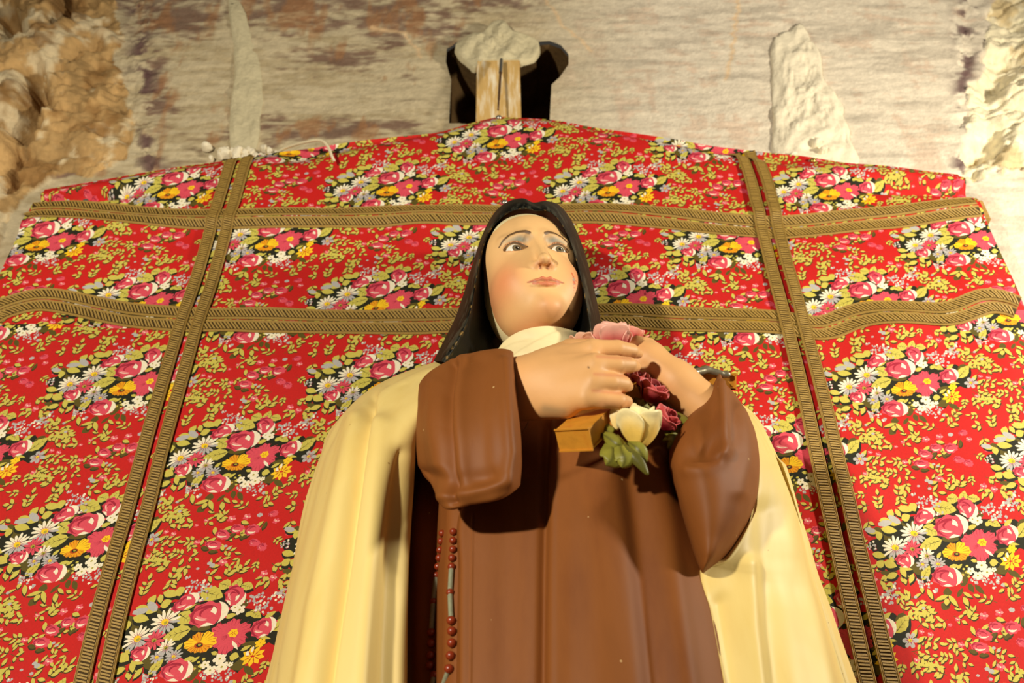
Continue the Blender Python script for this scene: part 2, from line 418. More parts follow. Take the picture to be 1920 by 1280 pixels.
def ell(cx, cy, rx, ry, ang, c, layer, n=8, jit=0):
    t = np.linspace(0, 2 * math.pi, n + 1)[:-1]
    r = np.array([1 + jit * rng.uniform(-1, 1) for _ in t])
    add(rot2(np.stack([rx * r * np.cos(t), ry * r * np.sin(t)], 1), math.radians(ang)) + (cx, cy), c, layer)
def lens(L, Wd, n=4, ser=0):
    t = np.linspace(0, 1, n + 2)
    w = Wd / 2 * np.sin(math.pi * t ** .85) ** .9
    up = [(L * (a - .5), b * (1 + (ser if k % 2 else -ser))) for k, (a, b) in enumerate(zip(t, w))]
    dn = [(L * (a - .5), -b * (1 + (ser if k % 2 else -ser))) for k, (a, b) in enumerate(zip(t, w))][1:-1][::-1]
    return np.array(up + dn)
def leaf(cx, cy, L, Wd, ang, c='YG', layer=20, vein=False, shade=True, n=4, ser=0):
    a = math.radians(ang)
    if shade:
        s = lens(L * 1.12, Wd * 1.22, n); add(rot2(s, a) + (cx + Wd * .14, cy + Wd * .30), 'OD2' if layer < 20 else 'DK', layer)
    add(rot2(lens(L, Wd, n if not ser else 7, ser), a) + (cx, cy), c, layer + 1)
    if vein:
        add(rot2([(-L * .42, -Wd * .03), (L * .3, 0), (-L * .42, Wd * .03)], a) + (cx, cy), 'DK', layer + 2)
        for k in (-.22, -.02, .18):
            for sg in (-1, 1):
                add(rot2([(L * k, 0), (L * (k + .17), sg * Wd * .30), (L * (k + .03), sg * Wd * .01)], a) + (cx, cy), 'OL', layer + 2)
def sprig(x, y, ang, n=4, L=190, ll=86, lw=37, layer=6, c='YG', curl=0):
    a = math.radians(ang); pts = []
    for k in range(n + 1):
        t = k / n; aa = a + curl * t
        pts.append((x + math.cos(aa) * L * t, y + math.sin(aa) * L * t))
    pts = np.array(pts)
    nrm = rot2(np.gradient(pts, axis=0), math.pi / 2); nrm /= np.linalg.norm(nrm, axis=1, keepdims=True)
    add(np.vstack([pts + nrm * 4, (pts - nrm * 3)[::-1]]), 'OL', layer)
    for k in range(1, n + 1):
        d = math.degrees(math.atan2(*(pts[k] - pts[k - 1])[::-1]))
        for sg in (-1, 1):
            if k == n and sg == 1: continue
            an = d + sg * (52 + rng.uniform(-14, 14)) if k < n else d
            q = ll * rng.uniform(.8, 1.15)
            leaf(pts[k][0] + math.cos(math.radians(an)) * q * .55, pts[k][1] + math.sin(math.radians(an)) * q * .55, q, lw * rng.uniform(.85, 1.2), an, c, layer + 1, n=3)
def daisy(x, y, R_, n, cen, sq=1.0, c1='CR', c2='GR', cc='YE', layer=30, rose='MA'):
    for k in range(n):
        a = 2 * math.pi * k / n + rng.uniform(-.08, .08); l = R_ * rng.uniform(.86, 1.06); w = R_ * 1.25 * math.pi / n * .5
        pet = np.array([(R_ * .18, -w * .3), (l * .6, -w * .85), (l * .92, -w * .6), (l, 0), (l * .92, w * .6), (l * .6, w * .85), (R_ * .18, w * .3)])
        p = rot2(pet, a); p[:, 1] *= sq
        add(p + (x, y), c2 if math.cos(a - 1.1) > .35 and c1 == 'CR' else c1, layer)
        st = rot2([(R_ * .2, -w * .2), (R_ * .62, 0), (R_ * .2, w * .2)], a + .1); st[:, 1] *= sq
        add(st + (x, y), rose, layer + 1)
    ell(x, y, cen, cen * .8 * sq, 20, cc, layer + 2, 9); ell(x + cen * .25, y + cen * .2, cen * .45, cen * .5 * sq, 10, 'YD' if cc == 'YE' else 'OL', layer + 3, 6)
def ruffle(x, y, rx, ry, ang, c, layer, n=18, amp=.09, ph=0):
    t = np.linspace(0, 2 * math.pi, n + 1)[:-1]
    r = 1 + amp * np.where(np.arange(n) % 2, 1, -1) + .05 * np.sin(3 * t + ph)
    add(rot2(np.stack([rx * r * np.cos(t), ry * r * np.sin(t)], 1), math.radians(ang)) + (x, y), c, layer)
def crescent(x, y, rx, ry, a0, a1, th, ang, c, layer, n=7):
    t = np.radians(np.linspace(a0, a1, n)); f = 1 - th * np.sin(np.linspace(0, math.pi, n)) - .01
    o_ = np.stack([rx * np.cos(t), ry * np.sin(t)], 1); i_ = np.stack([rx * f * np.cos(t), ry * f * np.sin(t)], 1)[1:-1][::-1]
    add(rot2(np.vstack([o_, i_]), math.radians(ang)) + (x, y), c, layer)
def rose(x, y, rx, ry, ang=0, layer=40, cream=1):
    ruffle(x, y, rx, ry, ang, 'PK', layer, ph=x)
    if cream:
        crescent(x, y, rx * 1.02, ry * 1.04, -75, 50, .36, ang, 'CR', layer + 1)
        crescent(x, y, rx * .99, ry * 1.0, 60, 100, .28, ang, 'CR', layer + 1, 5)
    crescent(x, y, rx * .93, ry * .93, 100, 250, .22, ang, 'PD', layer + 2)
    ruffle(x - rx * .16, y - ry * .06, rx * .62, ry * .66, ang, 'PK', layer + 3, 12, .05)
    crescent(x - rx * .16, y - ry * .06, rx * .60, ry * .63, 190, 330, .42, ang, 'PD', layer + 4)
    if cream:
        crescent(x - rx * .16, y - ry * .04, rx * .56, ry * .6, -62, 15, .55, ang, 'CR', layer + 5)
        crescent(x - rx * .12, y + ry * .02, rx * .6, ry * .52, 70, 150, .26, ang, 'CR', layer + 5)
    crescent(x - rx * .16, y + ry * .05, rx * .44, ry * .42, 60, 170, .38, ang, 'PL', layer + 5)
    crescent(x - rx * .2, y - ry * .08, rx * .3, ry * .34, 110, 300, .5, ang, 'PD', layer + 6)
def cosmos(x, y, R_, layer=50):
    for k, a in enumerate((200, 262, 325, 25, 80, 140)):
        l = R_ * (1.0, .86, .95, .95, 1.02, .9)[k]
        t = np.linspace(-1, 1, 8); w = np.radians(35) * t
        rr = l * (1 - .30 * t ** 2 + .05 * np.where(np.arange(8) % 2, 1, -1))
        pet = np.vstack([[(0, 0)], np.stack([rr * np.cos(w), rr * np.sin(w) * .95], 1)])
        add(rot2(pet, math.radians(a)) * (1, .9) + (x, y), 'PK', layer + (k % 3))
        for q in np.linspace(-.5, .5, 4):
            s0 = rot2([(l * .94, l * q * .66 - 3), (l * (.55 - .1 * abs(q)), l * q * .40), (l * .94, l * q * .66 + 5)], math.radians(a)) * (1, .9)
            add(s0 + (x, y), 'PD', layer + 3)
            if k % 2: add(rot2([(l * .12, l * q * .1 - 3), (l * .46, l * q * .34), (l * .12, l * q * .1 + 4)], math.radians(a)) * (1, .9) + (x, y), 'PD', layer + 3)
    add(np.array([(60, 55), (130, 95), (170, 150), (120, 130), (75, 95)]) + (x, y), 'CR', layer + 4)
    ruffle(x + 30, y - 22, 55, 44, 20, 'YE', layer + 5, 12, .12)
    for q in range(5): add(rot2([(8, -4), (48, 0), (8, 5)], q * 1.2 + .3) * (1, .8) + (x + 30, y - 20), 'OD', layer + 6)
def orange(x, y, layer=56):
    for a, l, w in ((235, 150, 62), (300, 165, 70), (350, 180, 58), (35, 150, 60), (85, 120, 62), (130, 130, 60), (175, 170, 60)):
        t = np.linspace(-1, 1, 6); ww = math.radians(30) * t
        rr = l * (1 - .18 * t ** 2 + .05 * np.where(np.arange(6) % 2, 1, -1))
        add(rot2(np.vstack([[(0, 0)], np.stack([rr * np.cos(ww), rr * np.sin(ww)], 1)]), math.radians(a)) * (1, .85) + (x, y), 'OR' if l < 160 else 'YE', layer)
        for q in (-.42, 0, .42):
            add(rot2([(l * .9, l * q * .62 - 4), (l * .36, l * q * .3), (l * .9, l * q * .62 + 5)], math.radians(a)) * (1, .85) + (x, y), 'OD', layer + 1)
    ell(x, y + 22, 52, 32, 0, 'OD', layer + 2, 9); ell(x + 6, y + 20, 36, 22, 0, 'DK', layer + 3, 8); ell(x + 8, y + 16, 20, 12, 0, 'YD', layer + 4, 6)
def dots(x, y, rx, ry, n, layer=24, r=16, c='GR', ring=True):
    for k in range(n):
        a = rng.uniform(0, 6.28); q = math.sqrt(rng.random()); rr = r * rng.uniform(.6, 1.2)
        xx, yy = x + rx * q * math.cos(a), y + ry * q * math.sin(a)
        if ring and k % 3 == 0: ell(xx + 5, yy + 7, rr * 1.15, rr * .95, rng.uniform(0, 90), 'MA', layer, 5)
        ell(xx, yy, rr * 1.1, rr * .85, rng.uniform(0, 90), 'CR' if k % 5 == 0 and c == 'GR' else c, layer + 1, 5)
def posy(x, y, r, layer=34, c='CR', n=5):
    for k in range(n):
        a = 2 * math.pi * k / n + .3
        ell(x + r * .58 * math.cos(a), y + r * .5 * math.sin(a), r * .44, r * .38, math.degrees(a), c, layer, 7)
    ell(x, y, r * .2, r * .18, 0, 'YD', layer + 1, 6)

# the dark ground of a bunch
add([(190, 640), (250, 520), (330, 470), (470, 500), (560, 430), (640, 420), (700, 520), (850, 400), (860, 330), (1000, 300), (1110, 330), (1180, 420), (1350, 380), (1400, 470), (1560, 480),
     (1650, 540), (1790, 480), (1900, 560), (1960, 640), (2010, 760), (1960, 860), (1860, 820), (1760, 900), (1660, 930), (1700, 1090), (1690, 1160), (1560, 1100), (1400, 1120), (1260, 1150), (1210, 1260),
     (1150, 1230), (900, 1100), (720, 1200), (640, 1180), (600, 1110), (540, 1150), (430, 1080), (330, 1000), (200, 880), (110, 860), (40, 770), (80, 720), (170, 700)], 'DK', 12)
for q in [(560, 520, 150, 46, 0), (230, 650, 130, 50, 40), (640, 1070, 110, 60, 30), (1040, 700, 120, 36, 0), (1360, 430, 60, 70, 0), (1890, 560, 70, 90, 0), (1620, 1050, 120, 70, 20), (1200, 1180, 60, 90, 0), (860, 800, 60, 130, 30), (1700, 850, 120, 40, 0), (880, 470, 120, 40, 0)]:
    ell(*q, 'OL', 13, 9, .12)
# large leaves
for q in [(970, 335, 285, 165, 12), (1062, 228, 150, 120, 10), (1185, 205, 140, 105, -80), (1310, 232, 150, 95, 10), (812, 600, 225, 150, 25), (800, 765, 290, 165, 160), (745, 1110, 190, 105, -62), (1905, 600, 230, 150, -55), (1560, 525, 170, 80, 25)]:
    leaf(*q, vein=True, ser=.07)
for q in [(505, 335, 200, 88, 8), (592, 312, 120, 110, 60), (318, 395, 110, 95, -70), (412, 388, 115, 62, 55), (365, 495, 160, 120, 20), (505, 440, 120, 105, -30), (245, 478, 135, 62, -8), (300, 598, 205, 92, 8), (100, 620, 165, 66, 10), (180, 672, 110, 82, 80),
          (180, 900, 170, 82, 12), (195, 1005, 110, 100, -50), (315, 1010, 170, 105, 20), (330, 945, 90, 45, 35), (470, 1105, 150, 70, 60), (500, 1060, 170, 52, 10), (570, 1180, 130, 66, 110), (800, 480, 130, 48, -30), (1300, 560, 120, 60, -20), (1640, 890, 110, 48, -35),
          (1560, 985, 105, 92, 0), (1330, 960, 90, 42, 10), (1250, 1100, 70, 40, 40), (1080, 1030, 60, 110, 80), (1150, 1030, 90, 40, -45), (1720, 520, 120, 60, -40), (1480, 530, 70, 60, 20), (330, 1150, 150, 80, 160), (1790, 770, 150, 34, 8), (900, 900, 90, 46, -60)]:
    leaf(*q, n=4)
for q in [(365, 470, 90, 40, 30), (250, 520, 90, 40, -10), (70, 605, 70, 34, 10)]: ell(*q, 'GR', 23, 7)
for q in [(1010, 1340, 110, 120, 0), (1290, 1290, 130, 70, 60), (1390, 1310, 170, 62, 45), (1160, 1340, 130, 56, -60), (985, 1500, 120, 110, 30), (320, 1120, 170, 80, -10), (1800, 1130, 190, 70, 30), (1220, 1430, 110, 60, 60), (250, 1110, 120, 60, 0)]:
    leaf(*q, c='OL', layer=8, shade=False)
for q in [(940, 1400, 170, 52, 160), (1080, 1440, 190, 56, 50), (1000, 1450, 90, 70, 90), (1230, 1450, 130, 62, 60), (1250, 1370, 130, 40, 30), (700, 1310, 80, 50, 80), (800, 1360, 150, 56, 60), (2050, 700, 120, 60, -60), (2130, 760, 110, 50, -40)]:
    leaf(*q, layer=10)
# sprigs over the red ground
for q in [(180, 400, -95, 4, 220), (410, 230, -85, 3, 200), (420, 130, 80, 3, 150), (760, 80, -60, 2, 110), (760, 120, 10, 2, 130), (990, 150, -60, 3, 120), (1120, 120, -70, 3, 110), (330, 60, 200, 3, 120), (1440, 60, 100, 2, 100), (1580, 120, 20, 3, 130), (1560, 130, 150, 2, 90),
          (500, 20, 90, 2, 90), (1800, 90, 10, 3, 140), (60, 310, 170, 2, 80), (40, 470, 80, 2, 70), (610, 1420, 200, 3, 170), (640, 1400, 60, 3, 160), (720, 1540, 30, 3, 160), (700, 1530, 150, 2, 110), (470, 1610, -80, 3, 160), (470, 1640, -10, 3, 190), (1080, 1620, 30, 2, 110), (1010, 1660, 150, 2, 90),
          (1390, 1580, 190, 3, 210), (1270, 1700, -70, 3, 130), (1600, 1470, 200, 3, 210), (1700, 1450, -40, 3, 160), (1180, 1900, 20, 2, 100), (1040, 1950, 40, 3, 170), (1160, 1930, 170, 3, 140), (620, 1900, 10, 4, 290), (640, 2090, 30, 3, 220), (560, 2060, -10, 3, 260), (660, 2130, 80, 2, 150),
          (1130, 2150, 190, 4, 240), (1130, 2150, 20, 2, 130), (1180, 2240, 70, 2, 130), (880, 2290, 200, 3, 170), (860, 2280, -50, 2, 100), (1520, 2060, 10, 3, 200), (1760, 1310, -50, 3, 150), (1780, 1250, 150, 2, 110), (1850, 2120, 120, 2, 120), (200, 1240, 30, 3, 190), (430, 1300, 100, 2, 110),
          (1560, 2150, 40, 2, 140), (1480, 1900, -10, 2, 120), (2060, 900, 30, 3, 200), (2040, 930, 70, 3, 190), (2080, 640, -50, 3, 200), (2100, 560, 10, 3, 190), (2010, 480, -20, 3, 160), (1900, 380, -30, 2, 130)]:
    sprig(*q)
# lilac heads
for q in [(745, 255, 135, 85, 34), (860, 260, 60, 60, 10), (600, 160, 40, 14, 5), (1480, 370, 90, 80, 22), (1560, 420, 90, 50, 14), (1720, 330, 130, 62, 30), (1800, 210, 45, 50, 8), (1620, 475, 110, 40, 16), (740, 1215, 120, 70, 30), (850, 1315, 40, 30, 6), (1480, 1180, 190, 75, 42), (1600, 1270, 90, 40, 10), (95, 790, 55, 55, 14), (900, 400, 70, 30, 8), (300, 1380, 40, 60, 8)]:
    dots(*q)
for q in [(1415, 1015, 75), (1480, 1100, 70), (1285, 1082, 52), (1370, 1140, 62), (1360, 490, 62), (1300, 470, 50), (1560, 1070, 34)]: posy(*q)
for q in [(1240, 1025, 20), (1200, 1060, 18), (1190, 1130, 20), (1260, 1150, 18), (1230, 1100, 16)]: ell(q[0], q[1], q[2], q[2] * .8, 0, 'YG', 34, 6)
# flowers of the bunch
daisy(2010, 770, 95, 6, 22, c1='GR', c2='GR')
daisy(600, 640, 168, 15, 46, .92); daisy(372, 812, 158, 15, 44, .95); daisy(752, 912, 108, 13, 26, .95, cc='YD'); daisy(702, 1012, 82, 9, 22, .85, c1='GR'); daisy(890, 1005, 100, 12, 24, .85, c1='GR')
daisy(575, 832, 122, 12, 30, .95, c1='PK', c2='PK', cc='YD', rose='PD', layer=33)
rose(722, 430, 140, 88, -32); rose(1235, 340, 145, 92, 40); rose(488, 968, 112, 82, 10); rose(1000, 1150, 185, 118, 8); rose(1712, 660, 132, 112, -15); rose(1045, 550, 208, 138, -5, 46)
cosmos(1392, 762, 228); orange(1110, 862)
for a in range(0, 360, 40):
    leaf(1760 + 78 * math.cos(math.radians(a)), 975 + 62 * math.sin(math.radians(a)), 110, 56, a, 'YE', 52, shade=False); leaf(1760 + 60 * math.cos(math.radians(a + 20)), 975 + 46 * math.sin(math.radians(a + 20)), 60, 14, a + 20, 'OD', 54, shade=False, n=2)
ell(1690, 950, 34, 18, 60, 'CR', 54); ell(1720, 900, 34, 14, 80, 'CR', 54)
for a in range(0, 360, 60): ell(1770 + 34 * math.cos(math.radians(a)), 828 + 28 * math.sin(math.radians(a)), 28, 20, a, 'YE', 52, 6)
# the small rose spray between bunches
for q in [(1580, 1760, 90, 66, 10), (1440, 1850, 110, 62, 25), (1780, 1770, 96, 80, 0), (1400, 2000, 118, 62, 15)]:
    for k in range(4): leaf(q[0] + rng.uniform(-130, 130), q[1] + rng.uniform(-90, 100), 120, 52, rng.uniform(0, 360), 'OL' if k % 2 else 'YG', 9)
    rose(q[0], q[1], q[2], q[3], q[4], 40, cream=0)
    crescent(q[0], q[1], q[2] * .6, q[3] * .7, 20, 160, .5, 0, 'CR', 47)
for q in [(1900, 1950, 80, 50, 20), (2030, 2010, 70, 52, 30)]: rose(*q, 40, 0)
for q in [(1440, 1625, 62), (1620, 1590, 58), (1170, 1970, 50), (2020, 1640, 50), (1640, 2240, 66), (1420, 90, 52), (1545, 130, 50), (1130, 1660, 36), (1040, 1730, 30), (70, 660, 30), (2100, 980, 40), (690, 1820, 40), (800, 1850, 44)]:
    for k in range(5): ell(q[0] + q[2] * .5 * math.cos(k * 1.257), q[1] + q[2] * .45 * math.sin(k * 1.257), q[2] * .42, q[2] * .34, k * 72, 'PK' if k % 3 else 'PL', 16, 6)
    ell(q[0], q[1], q[2] * .2, q[2] * .18, 0, 'CR', 17, 5)
for q in [(800, 20, 34), (790, 95, 24), (620, 1400, 24), (720, 1530, 26), (1560, 2010, 26), (1620, 2040, 26), (1770, 1560, 40), (1480, 2260, 34), (1370, 2340, 24)]: ell(q[0], q[1], q[2], q[2] * .75, 10, 'GR', 17, 6)

# fill the bare ground with further sprigs
# print space -> cloth metres (the bunch was measured on the lit cloth beside the braid)
_c0 = P(1845, 1015, YC)[[0, 2]]
def a2uv(p):
    q = PA(np.stack([1620 + p[:, 0] / 6.4, 900 + p[:, 1] / 6.4, np.full(len(p), YC)], 1))[:, [0, 2]]
    return q - _c0
cells_w, cells_h = LA[0], LB[1]
def tocell(uv):
    i = np.floor(uv[:, 0:1] / cells_w); q = uv - LA * i; q[:, 1] %= cells_h; return q
occ = tocell(np.concatenate([a2uv(np.vstack([p[2], p[2].mean(0)])) for p in polys]))
occ = np.concatenate([occ + LA * i + LB * j for i in (-1, 0, 1) for j in (-2, -1, 0, 1)])
occ = occ[(occ[:, 0] > -.03) & (occ[:, 0] < cells_w + .03) & (occ[:, 1] > -.03) & (occ[:, 1] < cells_h + .03)]
added = 0
for _t in range(1500):
    a_ = np.array([[rng.uniform(100, 2200), rng.uniform(0, 2500)]])
    c_ = tocell(a2uv(a_))
    if np.min(np.hypot(*(occ - c_).T)) < .0078: continue
    ang = rng.uniform(0, 360); n0_ = len(polys)
    L_ = rng.uniform(110, 150); x0 = a_[0, 0] - math.cos(math.radians(ang)) * L_ * .55; y0 = a_[0, 1] - math.sin(math.radians(ang)) * L_ * .55
    if added % 6 == 5: rose(a_[0, 0], a_[0, 1], 62, 46, 0, 16, 0)
    else: sprig(x0, y0, ang, 3, L_, 66, 30, curl=rng.uniform(-.5, .5))
    nw = tocell(np.concatenate([a2uv(p[2]) for p in polys[n0_:]]))
    occ = np.concatenate([occ] + [nw + LA * i + LB * j for i in (-1, 0, 1) for j in (-2, -1, 0, 1)]); added += 1
items = sorted(polys, key=lambda t: t[0])
V2, FI, FC = [], [], []
nvt = 0
for lay, ci, pts in items:
    uv = a2uv(pts)
    if np.sum(uv[:, 0] * np.roll(uv[:, 1], -1) - np.roll(uv[:, 0], -1) * uv[:, 1]) < 0: uv = uv[::-1]
    lo, hi = uv.min(0), uv.max(0)
    for i in range(-4, 5):
        for j in range(-6, 7):
            sh = LA * i + LB * j
            if lo[0] + sh[0] > cells_w or hi[0] + sh[0] < 0 or lo[1] + sh[1] > cells_h or hi[1] + sh[1] < 0: continue
            V2 += (uv + sh).tolist(); FI.append(list(range(nvt, nvt + len(uv)))); FC.append(ci); nvt += len(uv)
nb0 = nvt
NXg, NYg = 14, 20
for i in range(NXg + 1):
    for j in range(NYg + 1):
        V2.append([cells_w * i / NXg, cells_h * j / NYg])
idx = lambda i, j: nb0 + i * (NYg + 1) + j
edges = [(idx(0, j), idx(0, j + 1)) for j in range(NYg)] + [(idx(NXg, j), idx(NXg, j + 1)) for j in range(NYg)] + [(idx(i, 0), idx(i + 1, 0)) for i in range(NXg)] + [(idx(i, NYg), idx(i + 1, NYg)) for i in range(NXg)]
edges += [(f[k], f[(k + 1) % len(f)]) for f in FI for k in range(len(f))]
r_ = delaunay_2d_cdt([Vector(v) * 10 for v in V2], edges, [], 0, 1e-5)
cv = np.array([list(v) for v in r_[0]]) / 10
cf = np.array(r_[2])
cen = cv[cf].mean(1)
keep = (cen[:, 0] > 0) & (cen[:, 0] < cells_w) & (cen[:, 1] > 0) & (cen[:, 1] < cells_h)
cf = cf[keep]; cen = cen[keep]
order = np.argsort(cen[:, 0]); cxs = cen[order, 0]; cc_ = np.full(len(cf), PIDX['RED'])
V2a = np.array(V2)
for f, ci in zip(FI, FC):                                   # the topmost printed shape over each triangle
    pg = V2a[f]; a_, b_ = np.searchsorted(cxs, [pg[:, 0].min(), pg[:, 0].max()]); sub = order[a_:b_]
    sub = sub[(cen[sub, 1] > pg[:, 1].min()) & (cen[sub, 1] < pg[:, 1].max())]
    if len(sub): cc_[sub[inpoly(cen[sub, 0], cen[sub, 1], pg.tolist())]] = ci
# second pass: keep only the outlines that show, so hidden overlaps cost nothing
ed = {}
for t, f in enumerate(cf):
    for q in range(3):
        e = (min(f[q], f[(q + 1) % 3]), max(f[q], f[(q + 1) % 3])); ed.setdefault(e, []).append(t)
keep_e = [e for e, ts in ed.items() if len(ts) == 1 or cc_[ts[0]] != cc_[ts[1]]]
bvh = BVHTree.FromPolygons([(v[0], v[1], 0) for v in cv], cf.tolist())
ids = sorted({i for e in keep_e for i in e}); mp_ = {i: n for n, i in enumerate(ids)}
v2 = [Vector(cv[i]) * 10 for i in ids] + [Vector((cells_w * i / NXg, cells_h * j / NYg)) * 10 for i in range(1, NXg) for j in range(1, NYg)]
r_ = delaunay_2d_cdt(v2, [(mp_[a], mp_[b]) for a, b in keep_e], [], 0, 1e-6)
nv_ = np.array([list(v) for v in r_[0]]) / 10; nf_ = np.array(r_[2]); cen = nv_[nf_].mean(1)
nc_ = []
for c in cen:
    h_ = bvh.ray_cast(Vector((c[0], c[1], 1)), Vector((0, 0, -1)))
    nc_.append(cc_[h_[2]] if h_[2] is not None else PIDX['RED'])
cv, cf, cc_ = nv_, nf_, np.array(nc_)
used = np.unique(cf); remap = -np.ones(len(cv), int); remap[used] = np.arange(len(used)); cv = cv[used]; cf = remap[cf]

TOP = np.array([P(a, b, YC)[[0, 2]] for a, b in [(55, 345), (180, 322), (390, 305), (620, 262), (845, 215), (900, 204), (935, 202), (980, 205), (1060, 215), (1380, 265), (1530, 290), (1680, 300), (1820, 315), (1845, 330)]])
def top_z(u): return np.interp(u, TOP[:, 0], TOP[:, 1])
U0_, U1_ = -0.845, 0.813
ZB = CAMZ + 0.25
def cloth(u, v):
    """the hanging: metres along and up -> world points, with its drape"""
    u = np.asarray(u, float); v = np.asarray(v, float); h = v - CAMZ
    p3 = np.stack([u, np.zeros_like(u), h], -1)
    y = 0.006 * vnoise(p3 * np.array([1, 1, .5]), 5, 5) + 0.003 * vnoise(p3, 13, 9)
    y -= 0.008 * np.exp(-((u + .76) / .07) ** 2 - ((h - 1.06) / .10) ** 2)
    y += 0.006 * np.exp(-((u - .50) / .05) ** 2 - ((h - 1.0) / .10) ** 2)
    y -= 0.006 * np.exp(-((u - .60) / .06) ** 2 - ((h - 1.04) / .10) ** 2)
    y -= 0.006 * np.exp(-((u - .76) / .05) ** 2 - ((h - 1.10) / .2) ** 2)
    y += 0.026 * np.exp(-((h - (1.335 + .03 * (u + .8))) / .012) ** 2) * smooth(-.62, -.74, u)
    y += 0.022 * np.exp(-((h - (1.33 - .12 * (u - .6))) / .014) ** 2) * smooth(.58, .70, u)
    y += 0.016 * np.exp(-((h - (1.355 - .16 * (u - .6))) / .012) ** 2) * smooth(.62, .70, u)
    y += 0.022 * np.exp(-((h - (1.47 + .30 * (u + .3))) / .025) ** 2) * smooth(-.50, -.35, u) * smooth(.0, -.15, u)
    y += 0.020 * np.exp(-((h - (1.45 - .28 * (u - .38))) / .022) ** 2) * smooth(.05, .25, u) * smooth(.62, .5, u)
    tz = top_z(u) - v
    y += 0.020 * np.exp(-(tz / .022) ** 2)                 # the upper hem turns back to the wall
    y += 0.004 * np.sin(u * 21 + 3 * h) * smooth(1.0, .5, h)
    y -= 0.006 * np.exp(-((h - 1.26) / .02) ** 2)
    return np.stack([u, YC + y, v], -1)

allv, allf, allc = [], [], []
off = 0
SEAM = CAMZ + 1.025
def put(phase_u, phase_v, zlo, zhi):
    global off
    for i in range(-12, 13):
        for j in range(-12, 13):
            sh = np.array([phase_u, phase_v]) + LA * i + LB * j
            lo = sh; hi = sh + (cells_w, cells_h)
            if hi[0] < U0_ or lo[0] > U1_ or hi[1] < zlo or lo[1] > zhi: continue
            q = cv + sh; f = cf; c = cc_
            inside = lo[0] >= U0_ and hi[0] <= U1_ and lo[1] >= zlo and hi[1] <= min(zhi, top_z(lo[0]), top_z(hi[0]), top_z((lo[0] + hi[0]) / 2))
            if not inside:
                planes = []
                if lo[0] < U0_: planes.append(((U0_, 0), (-1, 0)))
                if hi[0] > U1_: planes.append(((U1_, 0), (1, 0)))
                if lo[1] < zlo: planes.append(((0, zlo), (0, -1)))
                if hi[1] > zhi: planes.append(((0, zhi), (0, 1)))
                if hi[1] > TOPC[:, 1].min():
                    for (x0, z0), (x1, z1) in zip(TOPC[:-1], TOPC[1:]):       # the gabled top
                        n_ = np.array([-(z1 - z0), x1 - x0]); planes.append(((x0, z0), n_ / np.linalg.norm(n_)))
                out = np.zeros(len(f), bool); full = np.ones(len(f), bool)
                for pc, no in planes:
                    d_ = ((q - pc) @ np.asarray(no, float))[f]
                    out |= (d_ > 0).all(1); full &= (d_ <= 0).all(1)
                part = ~out & ~full
                fk = f[full].tolist(); ck_ = c[full].tolist()
                if part.any():
                    fp = f[part]; us = np.unique(fp); rm = np.zeros(len(q), int); rm[us] = np.arange(len(us))
                    tm = bpy.data.meshes.new('cut'); tm.from_pydata(np.c_[q[us], np.zeros(len(us))].tolist(), [], rm[fp].tolist())
                    for _k in KEYS: tm.materials.append(M_cloth)
                    tm.polygons.foreach_set('material_index', np.asarray(c[part], np.int32))
                    bm = bmesh.new(); bm.from_mesh(tm); bpy.data.meshes.remove(tm)
                    for pc, no in planes:
                        bmesh.ops.bisect_plane(bm, geom=bm.verts[:] + bm.edges[:] + bm.faces[:], dist=1e-7, plane_co=(pc[0], pc[1], 0), plane_no=(no[0], no[1], 0), clear_outer=True)
                    bm.verts.index_update(); b0 = len(q)
                    if len(bm.verts): q = np.vstack([q, np.array([v.co[:2] for v in bm.verts])])
                    fk += [[v.index + b0 for v in fa.verts] for fa in bm.faces]; ck_ += [fa.material_index for fa in bm.faces]
                    bm.free()
                if not fk: continue
                us = np.unique(np.concatenate([np.asarray(t) for t in fk])); rm = np.zeros(len(q), int); rm[us] = np.arange(len(us)); q = q[us]
                f = [rm[t].tolist() for t in fk]; c = ck_
            else:
                f = f.tolist()
            allv.append(cloth(q[:, 0], q[:, 1])); allf.extend([[n + off for n in t] for t in f]); allc.append(np.asarray(c)); off += len(q)
# convex outline of the gabled top
TOPC = np.array([P(a, b, YC)[[0, 2]] for a, b in [(40, 346), (845, 217), (935, 203), (1060, 213), (1860, 324)]])
def top_z(u): return np.interp(u, TOPC[:, 0], TOPC[:, 1])
_s = P(1845, 1015, YC)[[0, 2]] 
put(_s[0], _s[1] - 0.0, ZB, SEAM)
_s2 = P(1662, 562, YC)[[0, 2]]
put(_s2[0] + .004, _s2[1], SEAM, CAMZ + 2)
allc = np.concatenate(allc)
palette = np.array([lin(PAL[k]) for k in KEYS])
hang = empty('floral_hanging', (0, YC, CAMZ + .25))
tag(hang, 'red floral printed cloth hanging crossed by pairs of gold braid', 'wall hanging')
def under(o, parent):
    o.parent = parent; o.matrix_parent_inverse = Matrix.Translation(-Vector(parent.location)); return o
fab = under(mk('fabric', np.concatenate(allv), allf, M_cloth, fcol=palette[allc]), hang)

